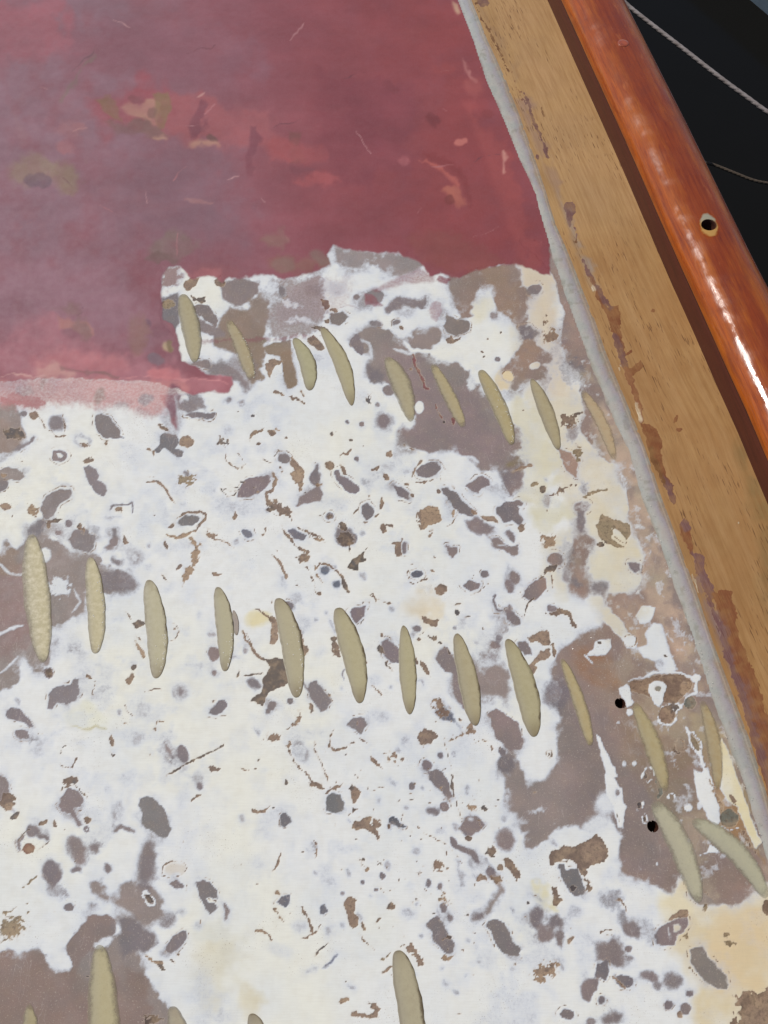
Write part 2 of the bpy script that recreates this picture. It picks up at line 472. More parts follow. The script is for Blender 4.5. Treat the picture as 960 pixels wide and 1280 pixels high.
w p 806,792 818,780 828,782 832,795 838,815 846,836 838,842 826,840 820,826 806,822 796,812 808,806 | 4 .95
b e 831,820 3,1.2 0 | 1 d
g e 825,828 4,3 0 | 2 .5
w s 785,853 800,850 816,844 836,838 850,841 862,845 872,850 869,860 870,866 860,872 858,880 850,882 3 | 1.6 1
b p 784,856 800,852 816,847 836,841 856,844 866,852 863,864 852,872 846,880 832,878 820,880 812,872 800,868 788,866 | 1.5 t .8
b p 820,846 838,841 856,845 864,856 850,868 838,866 826,856 | 3 n 1.5
w p 810,856 818,852 828,852 833,858 830,866 830,876 824,884 818,880 812,868 | 1.6 1
b e 823,861 4,4 0 | 2.5 g 1
w p 772,860 783,855 789,862 790,874 793,878 784,884 780,874 774,866 | 1.5 1
w e 787,890 4,4 0 | 1.5 .9
w e 870,848 6,5 0 | 1.8 1
b e 834,893 11,12 0 | 1.6 t 1
w h 834,894 12,12 0 1.5 | 1.4 1 1.6
w e 846,884 7,5 -20 | 2 1 2
b e 842,884 6,4 0 | 2 d 3
b e 858,860 6,7 0 | 2.5 o 1.5
b e 864,879 8,8.5 0 | 1.5 g
w e 773,903 3,1.4 0 | 1.2 .7
w e 780,955 3,4 0 | 1.5 .6
w e 793,954 3,3 0 | 1.5 .8
w h 811,968 7,9 20 1.5 | 1.4 .95 1.6
b e 807,970 2.6,3.4 0 | 1.2 k
b s 820,976 824,984 826,992 822,999 5 | 1.5 g 0
w h 840,998 4.5,6 0 1.0 | 1.1 .9 1.6
w h 799,1007 4.5,6 0 1.1 | 1.2 .95 1.6
b e 799,1007 3,4 0 | 1.2 k
w h 806,1023 3,5 0 1.1 | 1.2 .95 1.6
b e 806,1024 2,3 0 | 1.2 k
w e 860,1010 5,4.6 0 | 1.5 .9
w e 874,1007 3,5 0 | 2 .7
b h 849,932 6,9 10 1 | 1.2 o 2
b e 852,939 5,1.6 0 | 1.4 d 1.4
w s 857,908 864,922 872,935 880,955 888,975 893,990 4 | 1.8 .95 2
b e 868,928 4,11 -25 | 2 s 1
w h 869,928 6,13 -28 1.1 | 1.2 .9 1.6
y p 895,915 915,915 960,1080 940,1080 905,990 | 5 230,214,170
w p 902,924 908,932 913,948 920,965 926,985 938,1018 952,1052 944,1062 934,1040 922,1012 908,1000 900,980 902,955 | 2.2 1
w p 868,962 878,966 886,960 892,985 897,1010 902,1026 896,1031 884,1022 876,1005 870,985 | 2.2 1
b s 887,975 896,995 904,1012 3 | 2 o 2
c p 885,960 912,985 935,1040 955,1080 940,1060 905,1040 890,1000 | 4 160,124,86
b e 916,1000 3,9 -22 | 1.5 n 1.5
b e 912,1023 12,11 30 | 1.6 s 0
b e 912,1022 9,8.5 0 | 2 g 0
w s 900,1030 912,1038 924,1035 1.6 | 1.4 .9
b s 925,1035 934,1050 944,1066 2.6 | 2 n 2.5
w p 872,1070 882,1066 888,1056 898,1062 897,1065 886,1066 | 1.4 .95
w e 884,1090 7,9 0 | 5 .35 5
w e 846,1062 1,1 0 | 1 .8
w e 821,1080 1.5,3 0 | 1.2 .7
w e 804,968 2,2 0 | 1.3 .6
# lower right yellow
y p 850,1100 1100,1080 1100,1500 880,1400 865,1230 835,1150 | 22 222,204,166
y e 930,1190 50,60 0 | 30 224,200,158
y e 845,1130 22,14 0 | 12 232,218,182
g p 858,1104 866,1108 872,1118 882,1120 888,1125 884,1129 874,1126 864,1120 | 2 0
g p 862,1187 870,1184 880,1185 884,1196 894,1205 902,1215 908,1219 908,1236 896,1235 884,1226 874,1216 864,1203 | 1.8 0 136,126,116
b e 862,1210 3,2 -20 | 1.4 s
g p 820,1172 824,1160 834,1155 842,1150 858,1144 860,1156 854,1166 846,1170 842,1180 832,1184 823,1180 | 1.8 .05
w e 847,1160 6,5 0 | 3 .8 2
w s 834,1160 838,1176 2 | 2 .6
b p 833,1150 840,1142 850,1136 860,1140 861,1147 852,1147 843,1148 836,1152 | 1.6 t 1.2
b s 767,1126 775,1125 782,1134 783,1140 3 | 1.5 t .8
b s 766,1125 776,1123 784,1133 1.2 | 1.1 n .8
b h 760,1166 8,4 0 1 | 1.2 n 2
c e 940,1262 40,30 0 | 12 150,122,90
b p 918,1246 930,1238 945,1240 962,1236 1000,1300 930,1300 922,1272 928,1262 | 4 t 5
b s 922,1270 935,1250 950,1240 4 | 3 n 4
b s 925,1290 940,1268 960,1255 3 | 3 n 4
b p 918,1264 924,1285 912,1290 | 2 n 3
b e 958,1134 5,10 0 | 2 n 1
b e 908,1168 4,3 0 | 2 s 1
b e 914,1178 6,5 -30 | 3 s 4
b e 882,1134 2,5 0 | 3 s 2
b e 858,1172 3,4 -30 | 3 s 1
g e 700,1201 6,5 0 | 6 .6
g e 765,1125 14,12 -30 | 9 .35 3
g e 778,1150 5,12 -10 | 5 .3
g e 790,1163 11,9 30 | 4 .1
g e 785,1186 4,4 0 | 2 .1
g e 788,1198 5,5 0 | 3 .2
g e 810,1165 8,14 -30 | 8 .5 4
g p 758,1178 768,1172 776,1182 782,1206 770,1210 758,1205 745,1200 744,1180 | 6 .1
g p 746,1205 758,1202 760,1214 756,1224 744,1220 | 2 0
g p 727,1232 734,1224 746,1222 748,1230 740,1242 734,1252 728,1248 | 3 .05
g e 781,1227 11,7.5 20 | 1.5 0
b s 764,1220 774,1228 784,1238 3.4 | 1.4 t .8
g e 752,1250 4.5,5 0 | 2 .05
g e 708,1269 9,6 12 | 1.5 0
g e 812,1220 12,5 15 | 4 .1
g e 822,1232 5,3.6 0 | 3 .2
g e 842,1226 11,9 0 | 5 .15
g e 836,1256 5,5.5 20 | 1.5 0
g e 857,1262 6,7 20 | 1.6 0
b e 850,1268 3,6 -20 | 1.5 t 1
g e 862,1242 3.6,3.6 0 | 1.5 0
g e 766,1273 13,6 -20 | 5 .1
g e 738,1280 5,7 0 | 3 .2
# centre bottom
g p 533,1156 540,1148 546,1148 556,1160 563,1172 568,1180 567,1191 560,1193 550,1184 544,1178 542,1166 | 1.6 0 128,118,116
b e 562,1172 3,4 -30 | 2 d 1
b e 558,1198 8,3 10 | 3 o 3
g p 609,1156 612,1149 620,1148 630,1155 638,1166 641,1176 652,1187 650,1195 640,1194 626,1190 620,1180 616,1166 | 1.6 0 130,120,116
w e 652,1192 3,4 0 | 1.4 1
g e 555,1135 3.4,6 -15 | 1.5 0
g e 563,1147 3,4 -10 | 2 .15
b e 585,1144 2,2.4 0 | 1.1 k
b e 660,1129 2,2 0 | 1.1 k
b e 644,1205 1.6,1.6 0 | 1.1 k
g s 596,1147 608,1140 614,1132 620,1120 627,1112 620,1098 612,1086 9 | 6 .08
g e 613,1090 5,6 0 | 2.5 .05
g e 597,1145 7,3 -20 | 4 .2
g s 608,1072 612,1080 616,1088 3 | 3 .3
b p 594,1100 600,1093 606,1095 612,1104 604,1101 597,1104 | 1.3 t .7
g e 671,1148 8,14 12 | 5 .1
g e 681,1168 10,11 0 | 5 .1
g e 695,1152 8,8 -20 | 5 .1
g e 699,1172 4.5,10 -8 | 3 .05
g e 718,1140 8,6 0 | 8 .5
b p 708,1175 714,1170 719,1171 716,1175 711,1182 | 1.4 t .8
b p 690,1109 695,1110 698,1120 702,1124 696,1135 692,1130 690,1120 | 1.5 n 1.6
y p 664,1104 688,1112 694,1138 680,1138 668,1120 | 8 226,214,172
b p 687,1072 690,1062 704,1058 718,1059 730,1054 748,1044 756,1058 762,1070 752,1080 736,1085 726,1090 716,1077 702,1074 690,1082 | 1.6 n 1.4
b e 742,1066 12,12 0 | 5 t 1.6
b e 730,1091 5,4 0 | 1.5 n 1
g p 697,1081 702,1081 708,1088 722,1085 726,1100 732,1112 730,1118 718,1118 708,1110 704,1096 | 1.6 0 122,116,114
b e 716,1110 3.4,4 0 | 2 k 1
b e 736,1105 4,8 -10 | 2.5 n 3
b p 628,1072 634,1069 640,1075 647,1084 652,1096 646,1098 638,1090 630,1082 | 1.5 n 1.6
b e 614,1065 6,6 0 | 3 n 4
b e 626,1085 4,5 0 | 2.5 n 2
g p 577,1036 583,1022 590,1019 598,1021 606,1031 598,1038 588,1043 579,1040 | 2 .02
w e 589,1024 4,3 0 | 3 .5
b e 585,1048 5,4.4 0 | 1.6 n 1
g e 632,1050 11,14 0 | 8 .12
g s 563,1047 568,1058 580,1062 592,1066 600,1078 8 | 2.5 .03
g e 555,1008 6,4.6 20 | 1.6 0
g e 541,1014 7,4 10 | 3 .1
b e 591,1009 7,5 20 | 2.5 o 3
b e 606,1010 6,3 20 | 2.5 k 4
b s 575,1005 578,1003 1.4 | 1 k
g e 534,957 6,6 0 | 2 .05
g p 537,966 546,963 552,968 560,978 566,994 561,998 548,985 538,976 | 1.6 0
b s 564,974 567,985 568,994 3 | 1.3 d .6
b s 555,919 558,935 562,952 567,990 575,1020 1.2 | 1.1 d 1
g p 487,1022 492,1018 498,1026 507,1032 500,1033 488,1028 | 1.3 0 95,95,100
b s 503,1017 502,1030 1.2 | 1.1 k 1
b e 486,1033 2.4,4 -20 | 1.2 n
g e 515,983 3.6,3.8 0 | 1.5 0
b s 513,1000 518,998 1.4 | 1 k
g e 508,1010 3,2 0 | 2 .4
b s 530,1042 545,1048 558,1056 568,1067 576,1079 1 | 1.1 n 1.4
g e 536,1104 3,4.6 0 | 1.6 .05
g e 550,1108 3,4.2 0 | 1.6 .15
b s 518,1089 525,1094 1.7 | 1.2 k
g e 577,1095 4,5 0 | 4 .5
g e 552,1040 6,3 0 | 4 .55
g e 510,1142 9,5 0 | 5 .6
b e 489,1133 5,4.4 0 | 1.8 n 1.6
b e 520,1125 2,2 0 | 1.4 k 2
b p 508,1183 514,1177 520,1180 524,1192 531,1203 524,1208 520,1198 514,1192 | 2 t 2.6
b s 478,1217 486,1212 494,1205 4 | 1.6 t 1
b s 478,1200 490,1190 2 | 2 s 2
b e 682,1214 18,9 -20 | 6 o 7
b s 672,1215 690,1207 1.4 | 1.2 n 1.4
# column 240-480 lower
g p 407,1005 410,996 417,993 426,995 429,1003 428,1012 420,1015 409,1012 | 1.6 0 120,116,114
g p 351,1020 357,1017 363,1022 363,1028 357,1033 352,1031 | 1.3 0 112,108,110
b e 358,978 2.6,4 0 | 1.2 k
g e 250,983 2.8,4 0 | 2 .1
b s 240,1000 252,992 1.6 | 1.4 n 1.5
b p 313,1010 322,1013 330,1011 338,1008 332,1015 322,1018 315,1016 | 1.3 t .7
b s 408,992 416,987 424,983 429,979 3.6 | 1.5 n 1.4
b p 438,984 444,982 451,990 449,998 442,1005 438,996 | 1.4 t .8
b s 436,1018 442,1014 447,1011 3.4 | 1.4 t 1
b e 397,983 7,3 20 | 3 n 3.5
b p 441,1036 441,1027 450,1025 458,1020 466,1020 462,1028 470,1034 475,1046 477,1053 468,1045 458,1037 448,1037 | 1.5 n 1.2
b e 470,1030 8,5 50 | 3 t 3
b s 351,1067 349,1076 345,1084 339,1089 2.8 | 1.3 t 1
b s 393,1050 396,1060 397,1068 392,1073 2 | 1.4 n 1.8
b e 379,1065 2.4,1.4 0 | 1.2 n
g p 246,1104 254,1102 262,1105 270,1113 272,1122 266,1123 261,1120 256,1123 260,1129 268,1130 271,1136 264,1142 257,1134 250,1120 | 1.5 0 126,118,116
g s 281,1130 285,1138 283,1149 4.4 | 2 .1
g e 248,1157 4,3 0 | 5 .5
g p 346,1129 354,1121 361,1120 361,1128 357,1133 | 1.5 0 105,105,112
b e 347,1116 3.4,3.4 -30 | 1.5 n 1.2
g p 400,1132 405,1131 409,1139 404,1144 400,1142 | 1.5 0 108,108,114
b s 376,1134 382,1144 387,1155 390,1166 384,1172 376,1174 3.6 | 1.5 n 1.2
b s 384,1172 392,1166 401,1156 2 | 1.5 t 1
b s 341,1136 347,1141 352,1148 357,1157 1.6 | 1.3 t 1.6
b s 320,1164 328,1164 335,1168 340,1176 3.2 | 1.4 t .8
b p 430,1131 434,1122 441,1121 447,1126 444,1137 449,1146 449,1155 443,1160 437,1152 434,1140 | 1.4 t .7
b e 454,1158 2.4,6 -20 | 1.4 n 1
b s 447,1166 458,1178 468,1187 1.5 | 1.2 n 1
b s 393,1195 400,1187 406,1183 412,1178 2.6 | 1.3 k .8
g s 403,1211 414,1203 422,1194 3.6 | 2.5 .2 108,110,125
g s 384,1216 396,1211 4 | 5 .4
g e 478,1095 4,4 0 | 1.4 0
g e 453,1103 2.2,2.4 0 | 1.4 .1
g e 470,1112 2.4,2 0 | 1.4 .1
g e 429,1117 2.2,2.2 0 | 1.6 .2
b s 470,1153 476,1148 2 | 1.4 n 1.4
g e 375,1158 7,5 0 | 7 .55
g e 350,1188 14,6 15 | 9 .7
g e 320,1085 9,12 0 | 10 .8
g e 250,1090 10,12 0 | 10 .78
g e 418,1104 8,8 0 | 10 .8
y e 268,1210 30,46 10 | 26 224,218,200
y e 262,1165 24,14 0 | 12 222,221,214
y e 315,1252 18,14 0 | 14 222,212,186
b p 436,1269 444,1264 452,1266 462,1269 468,1262 462,1254 470,1252 474,1260 474,1270 464,1275 452,1271 442,1272 | 1.8 t 1.6
b s 425,1252 434,1249 3 | 2 o 2
b e 190,1276 12,5 -10 | 3 d 4
b s 112,1222 108,1220 1.4 | 1 k
# tile 480,740 & 240,740
b p 526,772 532,771 540,774 549,773 546,784 538,782 530,779 | 1.5 n .9
y e 524,760 22,16 0 | 16 226,212,186
b e 550,740 6,4 0 | 1.8 t 1
b e 571,766 3,5 -25 | 1.3 k .5
b s 570,757 577,754 2 | 1.2 k .6
b s 580,772 588,771 2.4 | 1.3 k .6
g e 568,785 2,2 0 | 2 .3
g s 616,748 620,744 617,751 622,762 630,765 637,763 2.4 | 1.4 .05
g p 634,765 642,767 650,774 651,781 644,781 635,776 | 1.5 0
g s 636,756 638,764 4 | 2.5 .1
g e 633,787 3,2.6 0 | 2 .3
b p 686,763 694,760 704,761 714,766 718,776 722,786 716,784 712,774 704,769 694,772 688,772 | 1.5 n 1.2
g e 690,761 6,4 0 | 1.6 .1
b p 659,799 668,795 675,787 683,785 688,792 687,806 678,806 672,803 662,804 | 1.6 t 1
b p 661,831 668,822 676,813 686,810 689,818 682,824 672,828 666,834 | 1.6 t 1.2
b e 692,812 3,8 -10 | 2 n 3
b e 665,838 6,6 0 | 3 t 4
g p 647,804 656,802 663,812 664,818 656,818 649,810 | 2 .02
g e 619,806 6,4.6 0 | 2.5 .05
g e 624,798 4,5 0 | 2.5 .2
g p 478,802 486,799 492,806 499,814 500,828 490,826 480,816 | 1.8 0 132,118,118
b s 482,824 484,832 490,837 2.6 | 1.4 d 1.4
g p 546,824 552,812 558,810 564,818 572,828 576,844 568,843 556,838 550,832 | 2.2 .03
g p 566,838 590,822 596,832 602,836 612,832 628,832 636,846 638,862 630,880 622,870 606,876 596,872 584,880 574,870 | 6 .06
g p 568,840 576,870 586,885 580,888 570,868 | 2 .05
g e 605,822 5,5 0 | 3 .3
g e 617,822 5,4 0 | 3 .3
w e 610,829 8,4 0 | 4 .6
b p 526,824 532,827 538,838 540,848 534,842 528,832 | 1.3 n 1
b e 521,826 2.2,5 0 | 1.4 n .8
b e 541,797 6,2.6 10 | 1.8 d 2.4
b e 523,799 3,2 0 | 1.4 n 1
b s 549,802 552,806 568,820 1.2 | 1.2 d 1.8
g e 521,786 5,4 0 | 2 .1
g s 522,852 528,852 529,857 2.4 | 2 .3
b p 520,918 530,911 540,915 548,922 538,928 528,932 522,926 | 2 n 2.5
b e 553,885 12,7 50 | 4 n 6
b s 572,895 578,908 578,920 570,924 555,926 2.4 | 1.8 t 2
b e 588,910 5,8 0 | 3 t 4
g p 547,892 556,883 564,888 569,900 574,908 566,905 556,899 | 3 .05 105,105,115
w e 564,908 10,6 20 | 5 1
b h 544,880 5,5 0 1.6 | 1.4 t 1.4
b s 593,928 602,924 612,927 615,937 3 | 1.5 t 1.4
b e 503,950 3,2.6 0 | 1.8 n 1
b e 490,945 6,6 0 | 3 t 5
g e 551,944 3,3.4 0 | 1.8 .1
g e 505,926 4,7 30 | 4 .6
g e 694,868 16,17 0 | 7 .2
b h 687,942 4,5 0 1.4 | 1.3 o .8
b e 687,943 2,2 0 | 1.2 d
g e 361,757 4,5 -20 | 1.4 .0
g e 371,747 7,5 -30 | 6 .5
g p 437,767 440,761 450,760 457,758 455,770 450,775 445,780 440,774 | 1.5 0 126,112,114
b s 446,781 455,775 1.5 | 1.1 k .6
b p 334,772 344,773 348,785 348,800 342,806 336,804 339,796 338,782 | 1.5 t 1.2
b s 316,760 324,762 332,770 340,776 2.6 | 1.4 n 1
y e 322,775 14,10 -20 | 7 228,214,170
b s 304,788 308,800 315,812 324,821 336,826 3.4 | 1.5 t .8
b s 308,790 314,806 1.4 | 1.3 n .8
b p 330,824 345,820 355,823 362,835 365,852 358,858 345,861 338,866 333,874 330,883 323,879 312,876 314,872 324,868 330,862 329,848 333,842 336,834 | 1.8 d 1.2
b s 306,845 318,843 330,842 2.4 | 1.3 d .7
g e 317,855 9,5 25 | 3 .1
b p 369,778 378,788 380,802 386,812 383,820 376,823 372,812 372,796 | 2 n 2.4
b e 420,812 5,10 -18 | 2 n 1.8
b e 417,798 4,3 0 | 1.6 d 1
g s 430,836 427,842 429,849 2.6 | 1.8 .2
b e 457,828 2.6,2.6 0 | 1.3 n
b e 455,819 2,2 0 | 1.2 k
b e 476,812 4,6 -30 | 1.6 k 1
b e 477,794 1.8,2.6 0 | 1.2 n
g p 384,862 392,853 396,852 406,864 415,876 410,884 402,889 394,879 388,870 | 1.6 0 132,122,120
g s 377,850 380,858 386,866 3 | 2.5 .1
b s 404,858 412,868 418,882 1.2 | 1.2 n 2
g e 341,882 6,4 -42 | 1.5 .05
g e 335,889 2.4,3 0 | 1.5 .1
g e 363,876 3.4,3.4 0 | 1.3 0
g p 262,891 268,884 273,876 280,876 283,882 279,890 271,893 | 1.8 0
b s 265,878 268,876 1.4 | 1.2 n 1
g p 434,906 442,898 450,897 457,900 457,908 452,917 444,912 | 1.6 0 130,122,120
b s 375,888 376,896 370,905 360,911 4 | 2 t 2.6
b e 342,922 9,5 -10 | 4 t 5.5
b e 390,886 3,5 0 | 2 o 3
b s 362,927 360,932 364,942 370,954 376,962 386,970 394,980 2.8 | 1.5 n 1.6
b s 392,928 393,938 401,952 407,966 410,978 2.2 | 1.5 n 1.2
g e 375,940 8,12 -20 | 8 .55
b s 418,912 412,922 412,932 420,937 430,935 440,927 454,927 2.6 | 1.5 n 1.4
b p 460,943 466,945 474,954 478,960 470,957 464,952 | 1.6 t 1.4
b s 450,921 458,929 1.6 | 1.3 n 1.4
b e 266,961 7,3.6 0 | 2.4 n 3
b s 302,960 308,963 320,961 1.8 | 1.5 t 1.6
b s 325,948 322,951 1.4 | 1.4 k 1
g e 268,818 7,9 10 | 1.8 .05 138,120,114
g e 265,793 4,3 0 | 3 .3
g e 268,841 3,3 0 | 1.5 .1
b s 298,838 298,846 1.8 | 1.4 k 1
g e 306,813 3,4 30 | 3 .3
g e 294,821 3,2.6 0 | 3 .4
g s 412,775 416,785 419,790 3 | 4 .3
b s 463,856 470,862 480,870 1.3 | 1.3 t 1.6
g e 472,895 14,8 0 | 10 .65
g e 468,850 8,6 0 | 8 .65
g e 380,777 10,7 20 | 9 .6
g e 400,815 8,5 -30 | 8 .7
g e 246,975 5,4 0 | 4 .4
b e 486,754 3,2 0 | 1.3 n
b s 462,744 470,748 482,752 1.6 | 1.5 n 1
b s 466,742 470,752 3 | 1.5 n 1
b e 399,742 3,2 0 | 1.2 n
# around upper row 1 slots
g p 276,352 286,350 298,348 320,352 326,362 316,372 300,382 290,380 278,372 | 3 .05
g p 288,385 310,388 320,400 330,408 330,425 310,440 288,438 266,432 266,422 275,400 | 4 .05 140,120,104
g p 310,375 325,368 336,380 336,395 330,410 318,405 312,390 | 4 .1 146,126,112
g p 240,385 250,380 258,384 272,400 270,408 256,400 | 1.8 0 126,114,110
g p 248,400 258,404 272,410 280,418 262,420 250,414 | 2.5 .1
g p 330,435 345,428 362,426 364,440 350,444 334,444 | 1.8 .05 142,124,104
g p 350,442 364,440 368,455 372,480 362,486 354,470 | 2.2 .05 142,120,98
b p 330,455 340,450 344,456 337,476 334,470 | 1.4 t 1
b e 344,452 9,3.4 0 | 2 t 1.4
c p 200,370 240,370 245,460 205,450 | 8 142,118,98
g p 202,372 222,366 224,400 218,420 206,410 200,390 | 3 .05
b e 210,380 8,6 0 | 3 s 2
b p 228,352 240,345 249,347 246,356 236,364 228,360 | 1.8 t 1.4
b p 268,352 276,343 284,352 280,358 270,358 | 1.4 n .8
b p 236,368 246,373 256,370 254,378 244,377 | 1.5 d 2
g p 256,450 262,452 262,460 248,458 240,455 | 2 .05
g p 258,455 280,452 300,462 312,480 308,492 298,478 280,472 262,470 | 5 .15
g p 315,430 330,425 330,440 325,462 328,472 316,480 310,470 | 3 .1 140,120,100
g p 220,495 244,490 256,500 256,512 240,508 224,512 | 4 .2
w e 230,500 6,6 0 | 2.5 1
g e 236,508 10,8 30 | 4 .15
g e 246,519 14,3 0 | 1.8 .05
g e 262,519 7,3.4 -12 | 1.5 0
g e 286,500 3,2.6 0 | 3 .2
g e 302,503 4,3 0 | 3 .3
b e 298,515 1.4,1.4 0 | 1 k
b e 316,520 3,2 0 | 1.6 k 2
b s 344,491 356,495 370,498 381,504 2.8 | 1.6 n 2.2
b s 376,487 380,496 2.4 | 1.4 n 1
b e 323,539 1,1 0 | 1 n
b p 384,422 392,418 404,430 406,438 398,438 386,430 | 1.5 n .8
b p 388,410 402,406 412,412 410,418 396,412 | 1.5 d 1
b p 402,372 410,375 413,384 406,387 402,380 | 1.3 n .8
g p 414,392 428,390 436,396 424,406 414,404 | 1.6 0 132,120,112
b e 417,388 5,3 0 | 1.6 n 1.6
b e 409,402 4,4 0 | 2.4 n 3
g e 468,371 12,8 -12 | 2 .05 136,128,126
g p 495,370 520,375 532,372 534,380 525,386 505,382 490,388 482,390 480,383 | 3.5 .12
g e 446,372 3,2.4 0 | 1.5 .0
g e 470,404 7,3 5 | 2 .15
g e 495,402 5,3 0 | 2 .1
b e 502,410 3.4,2 30 | 1.4 n .6
g e 456,380 8,4 -20 | 3 .3
g e 508,390 12,5 0 | 6 .5
g p 420,310 450,312 500,318 528,318 532,330 520,338 500,345 480,340 465,330 450,338 430,335 418,330 | 4 .12
c p 415,308 530,318 530,345 415,340 | 6 150,138,134
g p 335,355 358,350 400,345 408,375 404,400 388,420 358,426 340,418 335,400 338,385 | 8 .28 4 146,126,118
w s 345,372 360,380 378,384 4 | 4 .75 3
w s 355,402 372,398 392,402 4 | 4 .75 3
w e 340,360 8,7 0 | 4 .8 3
g e 352,364 3,5 -20 | 1.5 .1
g e 300,460 18,14 20 | 6 .3
g e 215,525 14,18 0 | 8 .5
g e 455,500 6,10 0 | 6 .7
b e 460,497 4,5 0 | 3 k 4
g e 434,528 2.4,2 0 | 1.5 .1
g e 472,506 2.6,2.2 0 | 2 .2
g e 400,450 18,12 0 | 12 .72
g e 420,360 10,8 0 | 6 .6
g e 395,362 8,5 0 | 4 .4
g p 203,336 222,332 228,350 216,358 202,360 | 4 .2 3 146,122,112
# red paint
r p 200,330 228,330 232,352 204,365 | 8 .35 4
r p -900,-900 560,-900 590,-20 600,20 618,75 640,130 665,190 680,240 686,300 687,345 676,342 664,336 650,332 640,330 622,331 600,338 585,342 575,346 563,346 552,342 545,345 538,345 530,332 520,326 500,318 440,312 418,309 410,318 412,332 395,341 372,345 356,350 342,346 325,341 300,350 286,346 278,352 262,345 238,347 225,332 212,333 203,345 200,362 203,385 204,400 215,405 222,420 224,440 228,452 245,458 258,466 275,470 289,470 291,480 284,490 265,490 240,494 222,488 212,486 200,482 180,478 130,476 100,474 60,472 30,475 8,478 -900,482 | 4.5 1
r p -900,470 110,466 230,476 225,500 205,520 185,524 150,510 120,514 95,506 60,508 40,512 -900,508 | 16 .62 3
r p 5,488 50,496 60,506 40,510 10,504 | 3 .75 2
r p 0,495 20,500 50,503 52,508 30,507 0,504 | 2 .8
r p 195,492 218,490 220,510 224,536 216,530 208,512 200,505 | 5 .75
r p 380,345 440,345 440,380 400,400 350,410 340,390 360,360 | 12 .3 5
r s 245,430 290,424 340,424 400,420 5 | 4 .5 2
r p 455,366 466,369 480,382 470,384 458,382 | 2.5 .6
r p 462,362 500,345 525,333 545,343 545,352 510,356 470,366 | 6 .5
r e 545,388 9,13 0 | 6 .5 2
r p 548,345 565,348 560,356 545,352 | 3 .7
r s 420,385 440,382 450,386 2 | 2 .5
q p -900,-900 250,-900 250,40 280,200 300,320 200,360 200,440 90,440 -900,480 | 220 142,106,114
q p -900,330 130,330 190,400 190,440 90,410 -900,420 | 50 150,110,118
q p 400,-80 600,-80 720,340 460,320 400,250 400,60 | 170 142,72,74
q p 500,-50 560,-30 600,90 650,240 680,330 600,330 520,300 540,120 | 40 146,72,72
q p 60,40 200,30 310,50 330,100 200,110 160,90 90,100 | 30 140,92,100
q p 400,90 520,110 520,210 430,230 390,180 | 20 134,70,76
q p -200,0 80,0 80,60 50,75 -200,80 | 24 160,98,105
q p 150,200 290,190 300,290 210,310 150,280 | 60 134,98,106
q p 0,440 100,440 200,470 290,470 290,490 200,490 0,500 | 14 176,114,118
q p 40,400 80,402 84,415 150,440 200,455 200,490 0,480 0,430 | 22 166,110,116
q p -900,478 110,476 230,482 205,520 150,516 -900,515 | 10 192,126,122
q e 100,455 60,12 0 | 16 190,120,122
q e 72,463 26,5 8 | 10 210,165,150
q p 110,120 160,105 200,95 220,120 230,160 130,160 115,150 | 20 158,86,92
q p 150,128 230,120 340,140 340,180 240,185 160,160 | 16 158,92,94
q p 152,130 176,122 196,130 194,154 176,150 160,140 | 4 182,140,118
q p 180,150 202,165 215,172 195,176 178,168 | 5 140,105,95
q e 170,124 11,5 10 | 3 130,78,80
q p 120,125 142,118 152,128 154,150 144,150 132,140 | 4 136,108,80
q p 192,118 210,118 208,162 196,160 192,140 | 4 138,112,82
q p 248,128 254,136 256,170 240,178 236,160 | 4 128,74,82
q p 130,150 170,150 200,162 200,172 150,170 | 8 128,95,90
q e 265,174 8,5 20 | 3 112,80,74
q e 255,183 18,5 0 | 6 184,136,116
q e 200,173 10,3 0 | 4 188,146,122
q e 190,142 5,6 0 | 3 126,92,84
q p 312,160 320,158 320,220 308,215 | 4 128,74,82
q p 362,165 378,165 378,200 362,206 | 4 126,80,76
q p 330,180 360,175 410,180 410,200 340,205 | 10 168,88,88
q e 395,225 28,8 -5 | 8 172,90,90
q e 380,212 18,5 0 | 5 130,74,80
q s 75,125 95,100 118,65 5 | 6 128,108,98
q s 92,88 105,72 122,54 1.6 | 2 105,78,82
q e 42,212 30,14 -10 | 12 146,124,104
q e 85,222 16,22 -20 | 12 142,118,98
q e 45,226 16,9 0 | 4 112,88,96
q e 80,186 10,8 0 | 6 160,106,108
q e 50,150 9,8 0 | 6 134,96,104
q e 90,160 20,8 0 | 10 158,110,112
q e 215,310 30,14 -10 | 10 132,108,100
q e 200,322 18,6 0 | 4 118,92,86
q e 345,300 20,10 0 | 8 140,104,94
q e 250,252 20,3 4 | 3 164,118,116
q p 580,130 600,150 640,200 670,330 655,340 625,250 | 10 158,80,78
q e 540,150 10,7 50 | 4 122,60,62
q e 488,108 10,5 40 | 5 128,66,70
q e 560,85 20,10 0 | 8 156,78,76
q s 530,195 560,205 580,225 592,262 8 | 6 134,62,62
q s 525,202 550,212 570,232 3 | 4 190,104,92
q p 552,240 566,234 588,256 575,258 | 5 186,110,90
q e 562,250 6,6 0 | 3 124,62,58
q e 505,200 8,6 0 | 4 182,108,108
q e 576,178 8,4 -10 | 2.5 200,120,108
q s 580,68 584,85 592,100 4 | 4 208,150,138
q s 628,190 630,205 628,218 3.2 | 3 214,158,140
q s 566,0 572,14 5 | 4 214,190,150
q e 590,108 12,10 0 | 8 164,88,84
q e 610,142 8,6 0 | 3 134,66,66
q s 575,345 620,335 660,333 20 | 14 142,76,74
q p 500,290 590,300 640,330 560,345 520,320 | 12 142,78,74
q s 340,330 380,335 410,330 16 | 10 142,96,88
q s 240,335 290,342 20 | 10 148,92,96
q e 400,322 14,9 30 | 5 134,108,98
q e 355,332 16,8 0 | 5 136,106,96
